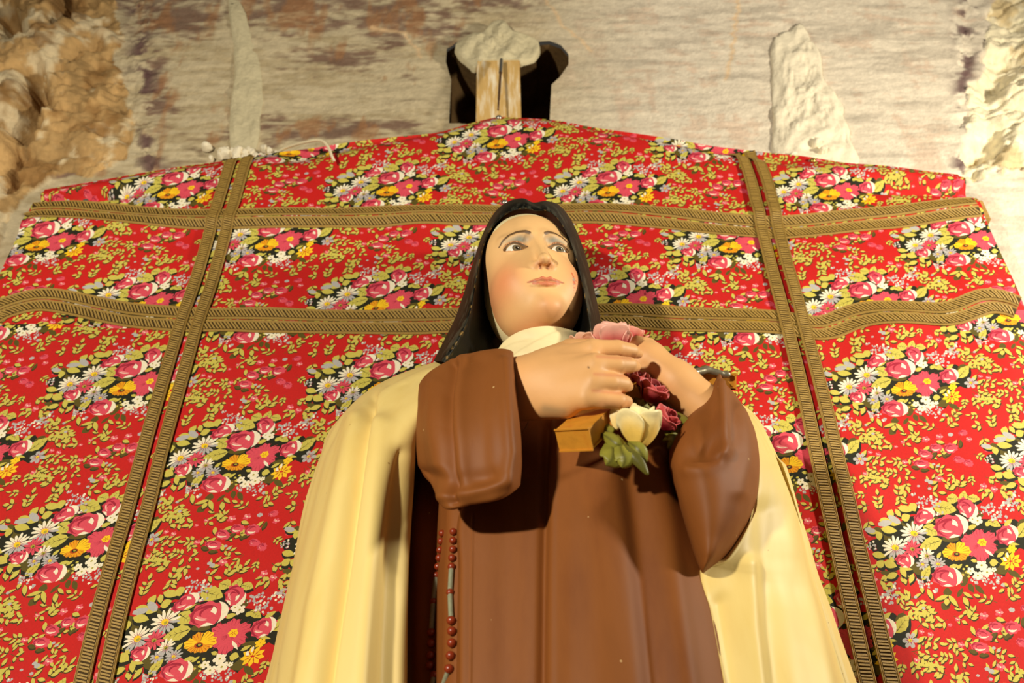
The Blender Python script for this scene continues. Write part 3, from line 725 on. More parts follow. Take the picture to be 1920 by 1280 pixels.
# gold braid: ground strip, two corded edges and slanting ribs
def braid(line, w, slant, pitch, lift=0.0012):
    line = np.array(line, float)
    seg = np.r_[0, np.cumsum(np.hypot(*np.diff(line, axis=0).T))]
    L = seg[-1]; n = max(int(L / .008), 4)
    s = np.linspace(0, L, n)
    def at(s, t):
        s = np.asarray(s, float)
        q = np.stack([np.interp(s, seg, line[:, 0]), np.interp(s, seg, line[:, 1])], -1)
        e = .004
        d = np.stack([np.interp(s + e, seg, line[:, 0]) - np.interp(s - e, seg, line[:, 0]), np.interp(s + e, seg, line[:, 1]) - np.interp(s - e, seg, line[:, 1])], -1)
        d /= np.linalg.norm(d, axis=-1, keepdims=True) + 1e-12
        return q + np.stack([-d[..., 1], d[..., 0]], -1) * np.asarray(t)[..., None]
    def surf(s, t, h):
        q = at(s, t); p = cloth(q[..., 0], q[..., 1]); p[..., 1] -= h; return p
    V, Fc, Mi = [], [], []; k = 0
    def strip(ts, hs, mi):
        nonlocal k
        S, T = np.meshgrid(s, ts, indexing='ij'); H = np.broadcast_to(hs, S.shape)
        V.append(surf(S, T, H).reshape(-1, 3)); ff = grid_faces(n, len(ts)) + k; Fc.extend(ff.tolist()); Mi.extend([mi] * len(ff)); k += n * len(ts)
    strip(np.linspace(-w / 2, w / 2, 5), np.array([0, 1, 1, 1, 0]) * .0008 + lift, 0)
    for sg in (-1, 1):
        for r0, r1 in ((.5, .405), (.40, .315)):
            a, b = sg * w * r0, sg * w * r1
            strip(np.linspace(a, b, 4), np.array([.0002, .0016, .0016, .0004]) + lift, 1)
    tw = w * .31; s0 = 0.004
    while s0 < L - .004:
        j = rng.uniform(-.12, .12) * pitch; wd = pitch * .54
        for q in (0,):
            ss = np.array([[s0 + j - slant * tw, s0 + j + wd - slant * tw], [s0 + j, s0 + j + wd], [s0 + j + slant * tw, s0 + j + wd + slant * tw]])
            ss = np.clip(ss, 0, L)
            tt = np.array([[-tw] * 2, [0] * 2, [tw] * 2])
            hi_ = surf(ss, tt, np.full((3, 2), lift + .0021)).reshape(-1, 3); lo_ = surf(ss, tt, np.full((3, 2), lift + .0003)).reshape(-1, 3)
            V.append(np.vstack([hi_, lo_]))
            fs = [(0, 1, 3, 2), (2, 3, 5, 4), (6, 0, 2, 8), (8, 2, 4, 10), (1, 7, 9, 3), (3, 9, 11, 5)]
            Fc.extend([[b + k for b in f] for f in fs]); Mi.extend([1] * 6); k += 12
        s0 += pitch
    o = mk('gold_braid', np.concatenate(V), Fc, [M_braid, M_gold], smooth_=False, fmat=Mi)
    return under(o, hang)
def uvline(pts): return [P(a, b, YC)[[0, 2]] for a, b in pts]
def offset(line, d):
    line = spline(line, 60); t = np.gradient(line, axis=0); t /= np.linalg.norm(t, axis=1, keepdims=True)
    return line + np.stack([-t[:, 1], t[:, 0]], 1) * d
H1 = [(44, 402), (75, 392), (180, 397), (380, 412), (620, 412), (900, 402), (1090, 402), (1250, 411), (1440, 424), (1600, 412), (1720, 404), (1828, 394)]
H2 = [(-45, 618), (0, 588), (60, 570), (110, 568), (200, 580), (350, 598), (500, 602), (830, 602), (1130, 592), (1300, 598), (1450, 602), (1540, 610), (1610, 590), (1700, 588), (1780, 590), (1840, 572), (1880, 574), (1905, 582)]
VL = [(452, 292), (420, 400), (386, 520), (355, 610), (310, 760), (262, 940), (216, 1120), (178, 1280), (120, 1560)]
VR = [(1395, 266), (1420, 330), (1440, 410), (1468, 520), (1492, 610), (1530, 770), (1572, 960), (1612, 1130), (1648, 1280), (1700, 1500)]
def clipu(l): return [p for p in l if U0_ + .002 < p[0] < U1_ - .002]
def clipz(l): return [p for p in l if p[1] > ZB + .01]
for d in (-.0130, .0130):
    braid(clipu(offset(uvline(H1), d)), .0232, -.75, .0056, .0012)
    braid(clipu(offset(uvline(H2), d)), .0240, -.75, .0056, .0012)
for d in (-.0143, .0143):
    braid(clipz(offset(uvline(VL), d)), .0212, .30, .0043, .0042)
    braid(clipz(offset(uvline(VR), d)), .0212, .10, .0043, .0042)

# pins, nail and string
def lathe(name, prof, base, axis, mat, parent=None, n=16):
    pr = np.array(prof); t = np.linspace(0, 2 * math.pi, n + 1)[:-1]
    g = np.stack([pr[:, 0:1] * np.cos(t), pr[:, 0:1] * np.sin(t), np.repeat(pr[:, 1:2], n, 1)], -1)
    R = np.array(Vector((0, 0, 1)).rotation_difference(Vector(axis)).to_matrix())
    return mk(name, g @ R.T + np.asarray(base), grid_faces(len(pr), n, True), mat, parent)
DOME = [(0.0001, .0045), (.0025, .0042), (.0046, .0030), (.0058, .0010), (.0060, -.0004), (.0012, -.0008), (.001, -.010), (.0001, -.012)]
def on_cloth(px_, py_):
    q = P(px_, py_, YC); return cloth(q[0], q[2])
for (a, b, mm, lb) in [(935, 211, M_metal, 'steel drawing pin at the peak of the cloth, below the nail'), (946, 377, M_metal, 'steel drawing pin in the cloth just above the black veil'),
                       (157, 369, M_metal, 'steel drawing pin in the fold of the cloth beside the ochre stone'), (1528, 287, M_brass, 'brass drawing pin at the foot of the white plaster patch'), (466, 283, M_brass, 'brass drawing pin among white filler crumbs')]:
    c = on_cloth(a, b)
    o = lathe('drawing_pin', DOME, (0, 0, 0), (0, -1, .15), mm)
    o.location = (c[0], c[1] - .002, c[2])
    tag(o, lb, 'pin', 'drawing pins holding the cloth')
n0 = P(940, 112, 1.246); n1 = P(934, 206, 1.222)
d = (n1 - n0) / np.linalg.norm(n1 - n0); Ln = np.linalg.norm(n1 - n0)
nail = empty('nail', n1); tag(nail, 'thin rusty nail with bright tip standing on the timber post', 'nail')
under(lathe('shank', [(.0001, 0), (.0036, .0), (.0036, Ln * .28), (.0028, Ln * .30), (.0026, Ln * .80), (.0019, Ln * .82), (.0019, Ln * 1.0), (.0001, Ln)], n0, d, M_rust), nail)
under(lathe('sleeve', [(.0039, -.0005), (.0041, .002), (.0041, Ln * .26), (.0037, Ln * .275)], n0, d, M_metal), nail)
def tube(name, pts, r, mat, parent=None, n=8, m=None):
    c = spline(pts, m or len(pts) * 8); t = np.gradient(c, axis=0); t /= np.linalg.norm(t, axis=1, keepdims=True)
    up = np.array([0.1, -1, .2]); a = np.cross(t, up); a /= np.linalg.norm(a, axis=1, keepdims=True); b = np.cross(t, a)
    th = np.linspace(0, 2 * math.pi, n + 1)[:-1]
    rr = np.asarray(r); rr = spline(rr[:, None], len(c))[:, 0] if rr.ndim else np.full(len(c), float(r))
    g = c[:, None] + rr[:, None, None] * (a[:, None] * np.cos(th)[None, :, None] + b[:, None] * np.sin(th)[None, :, None])
    f = grid_faces(len(c), n, True).tolist() + [list(range(n))[::-1], [(len(c) - 1) * n + i for i in range(n)]]
    return mk(name, g.reshape(-1, 3), f, mat, parent)
s_ = tube('string', [P(510, 292, 1.235), P(536, 277, 1.215), P(570, 267, 1.190), P(600, 263, 1.178), P(615, 275, 1.176), P(622, 292, 1.178), P(627, 302, 1.182)], .0028, M_string)
tag(s_, 'white string looping over the top edge of the cloth', 'string')

# ------------------------------------------------------------------ the statue
ZBASE = 1.20
statue = empty('nun_statue', (0.02, 0.98, ZBASE))
tag(statue, 'painted plaster statue of a nun in cream mantle and black veil holding roses', 'statue')

def loft(name, strips, mat, nu, nv, folds=(), parent=statue, ext=False, thick=0.0, closed=False, noise=0.0, colfn=None):
    c = np.array(strips, float)
    A_, B_ = cmat(c.shape[0], nu), cmat(c.shape[1], nv)
    g = np.einsum('ai,ijk,bj->abk', A_, c, B_)
    w = PA(g)
    n = grid_normals(w)
    tocam = np.array([0, 0, CAMZ]) - w
    n *= np.sign(np.sum(n * tocam, -1, keepdims=True) + 1e-12)
    disp = np.zeros(w.shape[:2])
    gx_, gy_ = g[..., 0], g[..., 1]
    for fo in folds:
        pts, wd, amp = fo[:3]; kind = fo[3] if len(fo) > 3 else 'g'
        d = dpoly(gx_, gy_, pts)
        ys = np.array([p[1] for p in pts]); xs = np.array([p[0] for p in pts])
        if kind == 'g': disp += amp * np.exp(-(d / wd) ** 2)
        elif kind == 'v': disp += amp * np.exp(-d / wd)
        elif kind == 's':
            o_ = np.argsort(ys); sd = gx_ - np.interp(gy_, ys[o_], xs[o_])
            disp += amp * .5 * (1 + np.tanh(sd / wd)) * smooth(ys.min() - 30, ys.min() + 30, gy_)
    if noise: disp += noise * fbm(w, 14, 3, 7)
    vd = tocam / np.linalg.norm(tocam, axis=-1, keepdims=True)
    disp *= smooth(.03, .20, np.abs(np.sum(n * vd, -1)))
    w = w + n * disp[..., None]
    if ext:
        last = w[:, -1]; rows = []
        for t in np.linspace(0, 1, 14)[1:]:
            r = last.copy(); r[:, 2] = last[:, 2] + (ZBASE - last[:, 2]) * t
            r[:, 0] = (last[:, 0] - .03) * (1 + .14 * t) + .03; r[:, 1] = .98 + (last[:, 1] - .98) * (1 + .12 * t); rows.append(r)
        w = np.concatenate([w, np.stack(rows, 1)], 1)
    kk = colfn(np.linspace(0, c.shape[0] - 1, nu)[:, None] * np.ones((1, w.shape[1])), w) if colfn else None
    o = mk(name, w, grid_faces(w.shape[0], w.shape[1], False), mat, col=kk)
    under(o, parent)
    if thick: solidify(o, thick, 0)
    return o

def surface_nets(fn, lo, hi, h, it=1):
    ax = [np.arange(a, b + h, h, dtype=np.float32) for a, b in zip(lo, hi)]
    X_, Y_, Z_ = np.meshgrid(*ax, indexing='ij')
    Fv = fn(X_, Y_, Z_).astype(np.float32)
    s = Fv < 0
    nx, ny, nz = s.shape
    cnt = sum(s[i:nx - 1 + i, j:ny - 1 + j, k:nz - 1 + k].astype(np.int8) for i in (0, 1) for j in (0, 1) for k in (0, 1))
    ci, cj, ck = np.nonzero((cnt > 0) & (cnt < 8))
    acc = np.zeros((len(ci), 3)); num = np.zeros(len(ci))
    cor = [(i, j, k) for i in (0, 1) for j in (0, 1) for k in (0, 1)]
    for a in cor:
        for b in cor:
            if a < b and sum(abs(x - y) for x, y in zip(a, b)) == 1:
                fa = Fv[ci + a[0], cj + a[1], ck + a[2]]; fb = Fv[ci + b[0], cj + b[1], ck + b[2]]
                m = (fa < 0) != (fb < 0)
                t = np.where(m, fa / np.where(np.abs(fa - fb) < 1e-12, 1, fa - fb), 0)
                for q in range(3): acc[:, q] += np.where(m, a[q] + t * (b[q] - a[q]), 0)
                num += m
    V = np.stack([ci, cj, ck], 1) + acc / num[:, None]
    V = V * h + np.array(lo)
    ix = -np.ones((nx - 1, ny - 1, nz - 1), np.int64); ix[ci, cj, ck] = np.arange(len(ci))
    faces = []
    for axx in range(3):
        sl0 = [slice(None)] * 3; sl1 = [slice(None)] * 3
        sl0[axx] = slice(0, -1); sl1[axx] = slice(1, None)
        df = s[tuple(sl0)] != s[tuple(sl1)]
        I = np.array(np.nonzero(df))
        o1, o2 = [(1, 2), (2, 0), (0, 1)][axx]
        ok = (I[o1] >= 1) & (I[o2] >= 1) & (I[o1] < s.shape[o1] - 1) & (I[o2] < s.shape[o2] - 1); I = I[:, ok]
        def cell(d1, d2):
            J = I.copy(); J[o1] -= d1; J[o2] -= d2; return ix[J[0], J[1], J[2]]
        q = np.stack([cell(1, 1), cell(0, 1), cell(0, 0), cell(1, 0)], 1)
        sg = s[I[0], I[1], I[2]]
        q[~sg] = q[~sg][:, ::-1]
        faces.append(q)
    Fq = np.concatenate(faces)
    for _ in range(it):
        S = np.zeros_like(V); n_ = np.zeros(len(V))
        for a in range(4):
            for b in (1, 3):
                np.add.at(S, Fq[:, a], V[Fq[:, (a + b) % 4]]); np.add.at(n_, Fq[:, a], 1)
        V = .5 * V + .5 * S / np.maximum(n_, 1)[:, None]
    return V, Fq

def smin(a, b, k):
    h = np.clip(.5 + .5 * (b - a) / k, 0, 1); return b + (a - b) * h - k * h * (1 - h)
def smax(a, b, k): return -smin(-a, -b, k)
def sd_ell(X, Y, Z, c, r):
    x, y, z = (X - c[0]) / r[0], (Y - c[1]) / r[1], (Z - c[2]) / r[2]
    k0 = np.sqrt(x * x + y * y + z * z); k1 = np.sqrt((x / r[0]) ** 2 + (y / r[1]) ** 2 + (z / r[2]) ** 2)
    return k0 * (k0 - 1) / np.maximum(k1, 1e-9)
def sd_cap(X, Y, Z, a, b, ra, rb):
    a = np.asarray(a, float); b = np.asarray(b, float); d = b - a
    t = np.clip(((X - a[0]) * d[0] + (Y - a[1]) * d[1] + (Z - a[2]) * d[2]) / (d @ d + 1e-12), 0, 1)
    return np.sqrt((X - a[0] - t * d[0]) ** 2 + (Y - a[1] - t * d[1]) ** 2 + (Z - a[2] - t * d[2]) ** 2) - (ra + (rb - ra) * t)
def sd_chain(X, Y, Z, pts, rad, k):
    o = None
    for a, b, ra, rb in zip(pts[:-1], pts[1:], rad[:-1], rad[1:]):
        q = sd_cap(X, Y, Z, a, b, ra, rb); o = q if o is None else smin(o, q, k)
    return o

# ---- head: local frame in millimetres, x to the viewer's side, -y towards the viewer, z up, origin between the eyes
HS = 0.912e-3
def rotm(yaw, pitch, roll):
    c, s = math.cos(yaw), math.sin(yaw); Rz = np.array([[c, -s, 0], [s, c, 0], [0, 0, 1]])
    c, s = math.cos(pitch), math.sin(pitch); Rx = np.array([[1, 0, 0], [0, c, -s], [0, s, c]])
    c, s = math.cos(roll), math.sin(roll); Ry = np.array([[c, 0, s], [0, 1, 0], [-s, 0, c]])
    return Rz @ Rx @ Ry
HR = rotm(0.1944, 0.0566, -0.1201); HO = np.array([0.0229, 0.96, CAMZ + 0.8931])
def h2w(v): return (np.asarray(v, float) * HS) @ HR.T + HO

def face_sdf(X, Y, Z):
    A = np.abs(X)
    d = sd_ell(X, Y, Z, (0, -2, -24), (64, 73, 93))
    d = smin(d, sd_ell(X, Y, Z, (0, -6, 32), (63, 65, 60)), 20)
    d = smin(d, sd_ell(X, Y, Z, (2, -22, -72), (54, 50, 47)), 22)
    d = smin(d, sd_ell(X, Y, Z, (2, -60, -101), (17, 16, 14)), 16)
    d = smin(d, sd_ell(A, Y, Z, (31, -38, -48), (27, 30, 30)), 24)
    d = smin(d, sd_ell(A, Y, Z, (44, -24, 6), (19, 27, 34)), 18)
    d = smin(d, sd_cap(A, Y, Z, (12, -68, 19), (44, -55, 18), 5, 4), 12)
    # sockets
    d = smax(d, -sd_ell(A, Y, Z, (31, -79, 4), (20, 16, 12)), 9)
    d = smax(d, -sd_ell(A, Y, Z, (17, -76, 6), (7, 9, 11)), 7)
    # nose
    n = sd_cap(X, Y, Z, (0, -66, 8), (0, -82, -34), 6.5, 7.5)
    n = smin(n, sd_ell(X, Y, Z, (0, -86, -38.5), (8.5, 8.5, 7.5)), 5)
    n = smin(n, sd_ell(A, Y, Z, (9.8, -76, -42), (6, 8.5, 6)), 4)
    d = smin(d, n, 7)
    d = smax(d, -sd_ell(A, Y, Z, (5.2, -80.5, -47), (2.8, 4.5, 3)), 2)
    # lids over the eye, with an almond opening
    lid = np.sqrt((A - 31) ** 2 + (Y + 52) ** 2 + (Z - 0) ** 2) - 14.6
    u = (A - 31) / 16.0
    up = 8.2 * np.maximum(1 - u * u, 0) ** .8 - 0.5 + 0.8 * u; lo_ = -5.4 * np.maximum(1 - u * u, 0) - 1.0 + 0.8 * u
    op = np.maximum(np.maximum(Z - up, lo_ - Z), (np.abs(u) - 1) * 16)
    d = smin(d, lid, 3.5)
    ball = np.sqrt((A - 31) ** 2 + (Y + 52) ** 2 + Z ** 2) - 12.0
    cut = np.maximum(np.maximum(op, -ball), Y + 52)
    d = smax(d, -cut, 1.0)
    # crease above the upper lid
    cr = np.abs(Z - (up + 3.6)) - .5; cr = np.maximum(cr, np.abs(np.sqrt((A - 31) ** 2 + (Y + 52) ** 2 + Z ** 2) - 15.5) - 2.0); cr = np.maximum(cr, (np.abs(u) - .95) * 16)
    d = smax(d, -cr, 1.2)
    # lips
    ul = sd_chain(A, Y, Z, [(23, -70.5, -68.0), (14, -75.5, -67.5), (5.5, -78.2, -65.8), (0, -78.2, -66.8)], [1.0, 1.9, 2.7, 2.5], 2)
    d = smin(d, ul, 3.0)
    ll = sd_chain(A, Y, Z, [(18, -71.5, -71.0), (10, -75, -73.0), (0, -76.8, -73.8)], [1.2, 2.6, 3.4], 2)
    d = smin(d, ll, 3.0)
    ml = sd_chain(A, Y, Z, [(25, -73, -68.2), (14, -78.5, -69.4), (5, -81.5, -69.2), (0, -81.5, -69.8)], [.8, .9, 1.0, 1.0], 1)
    d = smax(d, -ml, 1.6)
    d = smax(d, -sd_ell(X, Y, Z, (0, -87, -86), (16, 7, 5)), 6)          # dip above the chin
    d = smax(d, -sd_cap(X, Y, Z, (0, -86, -54), (0, -86.5, -62), 1.7, 1.9), 3)
    return d
fv, ff = surface_nets(face_sdf, (-72, -104, -126), (72, 22, 74), 1.1, 1)
x, y, z = fv.T; A = np.abs(x)
fc = np.broadcast_to(lin((238, 190, 128)), fv.shape).copy()
def paint(c, f):
    global fc
    f = np.clip(f, 0, 1)[:, None]; fc = fc * (1 - f) + lin(c) * f
front = smooth(-30, -50, y)
paint((228, 134, 88), .72 * np.exp(-((A - 54) / 22) ** 2 - ((z + 56) / 32) ** 2))        # rouge
paint((224, 140, 96), .40 * smooth(-92, -118, z))
paint((228, 142, 98), .30 * np.exp(-((x - 2) / 20) ** 2 - ((z + 100) / 12) ** 2))
sx = (A - 31)
paint((116, 130, 128), .85 * np.exp(-((A - 24) / 13) ** 2 - ((z - 12.5) / 5.5) ** 2) * front)   # blue-grey eye-shadow paint
paint((150, 156, 140), .45 * np.exp(-((A - 36) / 12) ** 2 - ((z - 12.5) / 4) ** 2) * front)
brow = dpoly(A, z, [(11, 18.5), (17, 22.0), (28, 24.0), (38, 21.5), (47, 14.5), (52, 8)])
bw = np.interp(A, [10, 20, 34, 52], [2.0, 2.7, 2.4, 1.0])
paint((84, 58, 36), .92 * smooth(bw * 1.35, bw * .6, brow) * front)
u = (A - 31) / 16.0
up = 8.2 * np.maximum(1 - u * u, 0) ** .8 - .5 + .8 * u; lw = -5.4 * np.maximum(1 - u * u, 0) - 1.0 + .8 * u
inx = np.abs(u) < 1.06
paint((58, 36, 22), .97 * np.exp(-((z - up - 1.0) / 1.5) ** 2) * inx * front)
paint((222, 152, 96), .75 * np.exp(-((z - up - 3.7) / 1.0) ** 2) * (np.abs(u) < 1) * front)
paint((205, 132, 92), .6 * np.exp(-((z - lw + .8) / 1.0) ** 2) * inx * front)
lipu = dpoly(A, z, [(23, -68.0), (14, -67.3), (5.5, -65.6), (0, -66.9)]); lipl_ = dpoly(A, z, [(18, -71.0), (10, -73.0), (0, -73.8)])
lm = np.maximum(smooth(np.interp(A, [0, 25], [3.2, 1.0]) + .6, np.interp(A, [0, 25], [3.2, 1.0]) - .8, lipu), smooth(np.interp(A, [0, 21], [3.6, 1.2]) + .6, np.interp(A, [0, 21], [3.6, 1.2]) - .8, lipl_))
paint((214, 116, 84), .85 * lm * (y < -60))
paint((150, 66, 48), .7 * np.exp(-(dpoly(A, z, [(25, -68.2), (14, -69.4), (5, -69.2), (0, -69.8)]) / 1.0) ** 2) * (y < -60))
paint((222, 140, 104), .5 * np.exp(-((A - 9) / 6) ** 2 - ((z + 45) / 4) ** 2) * (y < -68))
paint((130, 70, 50), .8 * np.exp(-((A - 5.2) / 2.6) ** 2 - ((z + 46.5) / 2.0) ** 2) * (y < -68))
chip = fbm(fv / 1000., 420, 3, 77)
reg = np.exp(-((x - 42 - .05 * (z + 55)) / 3.2) ** 2 - ((z + 58) / 13) ** 2) * front * (x > 0)
paint((206, 92, 40), (smooth(.05, .3, chip * .6 + reg - .45)) * .9 * (reg > .15))
paint((168, 152, 128), smooth(.12, .3, fbm(fv / 1000., 500, 2, 79) * .5 + reg - .62) * .9 * (reg > .15))
head = under(mk('face', h2w(fv), ff, M_skin, col=fc), statue)
# eyes
def sphere_pts(r, n=48, m=32):
    th = np.linspace(0, math.pi, m); ph = np.linspace(0, 2 * math.pi, n + 1)[:-1]
    return np.stack([r * np.sin(th)[:, None] * np.cos(ph), -r * np.cos(th)[:, None] * np.ones(n), r * np.sin(th)[:, None] * np.sin(ph)], -1)
for sgn in (-1, 1):
    e = sphere_pts(12.2, 64, 48).reshape(-1, 3)
    g = np.array([.12, -.97, -.05]); g /= np.linalg.norm(g)
    a = np.degrees(np.arccos(np.clip(e @ g / 12.2, -1, 1)))
    k = np.broadcast_to(lin((244, 238, 222)), e.shape).copy()
    k0 = smooth(32, 29, a); k = k * (1 - k0[:, None]) + lin((70, 60, 44)) * k0[:, None]
    k0 = smooth(27, 22, a) ; k = k * (1 - k0[:, None]) + lin((118, 104, 76)) * k0[:, None]
    k0 = smooth(13, 10, a); k = k * (1 - k0[:, None]) + lin((30, 22, 16)) * k0[:, None]
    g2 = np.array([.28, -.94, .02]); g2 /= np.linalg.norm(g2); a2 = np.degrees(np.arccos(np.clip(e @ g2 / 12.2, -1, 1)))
    k0 = smooth(4.5, 3, a2); k = k * (1 - k0[:, None]) + lin((250, 246, 232)) * k0[:, None]  # pale catchlight painted into the eye colour at the pupil's edge
    ey = mk('eye', h2w(e + np.array([31 * sgn, -52, 0])), grid_faces(48, 64, True), M_eye, col=k); ey.parent = head

# ---- coif and neck band
def coif_sdf(X, Y, Z):
    d = sd_ell(X, Y, Z, (0, 8, -22), (65.5, 80, 100))
    d = smin(d, sd_ell(X, Y, Z, (0, 0, 33), (65, 70, 63)), 16)
    opn = np.sqrt(((X + 1) / 63.0) ** 2 + ((Z + 28) / 81.0) ** 2) - 1
    d = smax(d, -np.maximum(opn * 60, Y + 12), 2.5)
    neck = sd_cap(X, Y, Z, (2, 12, -112), (2, 14, -190), 60, 65)
    neck = neck + 1.6 * np.sin(Z * .16 + X * .05 + 1.2) * smooth(-100, -130, Z)
    neck = neck - 2.4 * smooth(2.5, -2.5, Z + 150 + .30 * X) - 1.8 * smooth(2, -2, Z + 138 - .45 * X)
    neck = smax(neck, Z + 121 - .04 * X, 2)
    return smin(d, neck, 3)
def shell_sdf(X, Y, Z): return coif_sdf(X, Y, Z)
cvv, cff = surface_nets(shell_sdf, (-82, -92, -200), (82, 60, 100), 1.6, 1)
under(mk('coif', h2w(cvv), cff, M_white), statue)

# ---- veil
VS = [(814, 676), (832, 640), (852, 600), (868, 556), (885, 500), (905, 440), (928, 398), (953, 378), (980, 372), (1000, 380), (1024, 377), (1050, 386), (1074, 418), (1095, 470), (1111, 530), (1122, 580), (1129, 622), (1134, 680)]
VR_ = [(828, 678), (852, 644), (876, 594), (889, 538), (899, 484), (914, 438), (936, 409), (962, 393), (988, 390), (1005, 394), (1028, 395), (1050, 414), (1069, 450), (1085, 500), (1098, 556), (1107, 606), (1112, 650), (1116, 700)]
VE = [(905, 690), (912, 650), (916, 606), (917, 560), (920, 512), (932, 462), (948, 428), (968, 409), (990, 405), (1007, 405), (1027, 408), (1045, 424), (1060, 455), (1072, 500), (1080, 550), (1076, 600), (1066, 640), (1060, 700)]
topw = np.exp(-((np.arange(18) - 8.5) / 2.6) ** 2)
sY = 1.00 - .065 * topw; rY = .915 - .022 * topw
st_ = []
st_.append([(x + (1000 - x) * .45, y_ + 42 + 30 * t, 1.15) for (x, y_), t in zip(VS, topw)])
st_.append([(x + (1000 - x) * .10, y_ + 12 + 6 * t, 1.08 - .05 * t) for (x, y_), t in zip(VS, topw)])
st_.append([(x, y_, s) for (x, y_), s in zip(VS, sY)])
st_.append([((x + a) / 2 - .18 * (a - x), (y_ + b) / 2 - .18 * (b - y_), .5 * s + .5 * r - .012) for (x, y_), (a, b), s, r in zip(VS, VR_, sY, rY)])
st_.append([(a, b, r) for (a, b), r in zip(VR_, rY)])
st_.append([(a + .22 * (c - a), b + .22 * (d - b), r + .012) for (a, b), (c, d), r in zip(VR_, VE, rY)])
st_.append([(a + .7 * (c - a), b + .7 * (d - b), r + .05) for (a, b), (c, d), r in zip(VR_, VE, rY)])
st_.append([(c + .14 * (c - a), d + .14 * (d - b), r + .075) for (a, b), (c, d), r in zip(VR_, VE, rY)])
st_.append([(c + (1000 - c) * .55, d + 10, 1.07) for c, d in VE])
def veil_paint(si, w):
    k = np.broadcast_to(lin((8, 9, 7)), w.shape).copy()
    q = fbm(w * np.array([1, 1, .25]), 160, 4, 5, .6)
    f = np.clip(np.exp(-((si - 3.75) / .5) ** 2) * smooth(-.1, .5, q) * .8 + .25 * smooth(.2, .7, q) * (si < 4), 0, 1)[..., None]
    k = k * (1 - f) + lin((60, 60, 50)) * f
    f = (np.exp(-((si - 4.3) / .25) ** 2) * smooth(.35, .6, fbm(w, 240, 3, 15)))[..., None]
    return k * (1 - f) + lin((150, 120, 66)) * f
loft('veil', st_, M_veil, 120, 260, noise=.0006, colfn=veil_paint)

# ---- tunic (the brown body under everything)
tun = []
for xx, Yv in [(700, 1.12), (745, 1.04), (772, .975), (806, .950), (838, .918), (866, .900), (940, .890), (1030, .885), (1120, .885), (1210, .890), (1300, .905), (1350, .935), (1400, .99), (1420, 1.10)]:
    k = (xx - 1060)
    tun.append([(1020 + k * .30, 648, .99 + .1 * abs(k) / 360), (1040 + k * .62, 690, .93 + (Yv - .885) * .9), (1060 + k * .92, 800, Yv + .012), (1060 + k, 950, Yv), (1060 + k, 1110, Yv - .004), (1060 + k * 1.0, 1290, Yv - .008), (1060 + k * 1.02, 1460, Yv - .012)])
tunic = loft('tunic', tun, M_brown, 140, 120, folds=[([(806, 900), (800, 1290)], 14, -.008), ([(846, 940), (840, 1290)], 12, .004)], ext=True)

# ---- scapular panel
rows = [(745, 1000, 1222, .010), (800, 985, 1236, .006), (870, 930, 1250, .002), (960, 864, 1281, 0), (1070, 862, 1316, -.004), (1180, 861, 1346, -.008), (1290, 860, 1368, -.012), (1450, 856, 1400, -.016)]
sc_ = []
for u_, dy in [(-.012, .024), (0, .006), (.012, -.001), (.06, -.004), (.16, -.012), (.30, -.020), (.42, -.024), (.55, -.026), (.66, -.024), (.78, -.020), (.88, -.010), (.955, .004), (1.0, .024), (.995, .055)]:
    sc_.append([(l + (r - l) * u_, yy, .887 + dy + o_) for yy, l, r, o_ in rows])
loft('scapular', sc_, M_brown, 220, 160, folds=[([(1036, 780), (1029, 930), (1026, 1080), (1024, 1300), (1020, 1500)], 5, .007, 's'), ([(1026, 800), (1020, 1080), (1016, 1460)], 9, -.006), ([(1048, 800), (1044, 1080), (1046, 1460)], 16, .003),
     ([(1180, 880), (1196, 1000), (1210, 1130), (1228, 1300), (1240, 1450)], 24, -.010), ([(1225, 880), (1245, 1000), (1262, 1130), (1285, 1300)], 22, .005), ([(1120, 980), (1124, 1460)], 40, .003), ([(886, 965), (884, 1120), (880, 1460)], 1.6, .0010), ([(950, 960), (946, 1460)], 36, -.004)], ext=True)

# ---- mantle, the two falls
ml = [
 [(940, 690, 1.12), (800, 790, 1.16), (720, 880, 1.16), (670, 1000, 1.16), (640, 1150, 1.16), (622, 1290, 1.16), (600, 1450, 1.16)],
 [(890, 668, 1.10), (735, 735, 1.12), (650, 815, 1.11), (602, 930, 1.10), (566, 1085, 1.10), (524, 1290, 1.10), (494, 1450, 1.09)],
 [(884, 660, 1.06), (716, 718, 1.06), (630, 796, 1.05), (584, 918, 1.04), (546, 1080, 1.03), (501, 1290, 1.02), (468, 1450, 1.01)],
 [(888, 658, 1.03), (742, 706, 1.015), (648, 790, .985), (600, 920, .960), (562, 1085, .945), (520, 1290, .930), (488, 1450, .92)],
 [(900, 657, 1.005), (770, 699, .975), (684, 785, .925), (638, 925, .900), (604, 1095, .885), (572, 1290, .870), (546, 1450, .86)],
 [(914, 657, .985), (796, 700, .945), (724, 785, .890), (686, 930, .868), (656, 1100, .855), (634, 1290, .842), (616, 1450, .835)],
 [(930, 658, .965), (824, 705, .915), (758, 790, .872), (730, 935, .868), (712, 1105, .862), (702, 1290, .856), (694, 1450, .850)],
 [(946, 664, .955), (846, 712, .900), (786, 792, .878), (769, 935, .896), (760, 1105, .892), (757, 1290, .888), (752, 1450, .884)],
 [(950, 674, .985), (850, 726, .930), (790, 802, .905), (774, 935, .918), (764, 1105, .914), (761, 1290, .910), (756, 1450, .906)],
 [(950, 684, 1.03), (850, 744, .99), (786, 816, .97), (768, 940, .97), (758, 1105, .97), (755, 1290, .97), (750, 1450, .97)]]
mantle = empty('mantle', (0.02, 1.0, ZBASE)); under(mantle, statue)
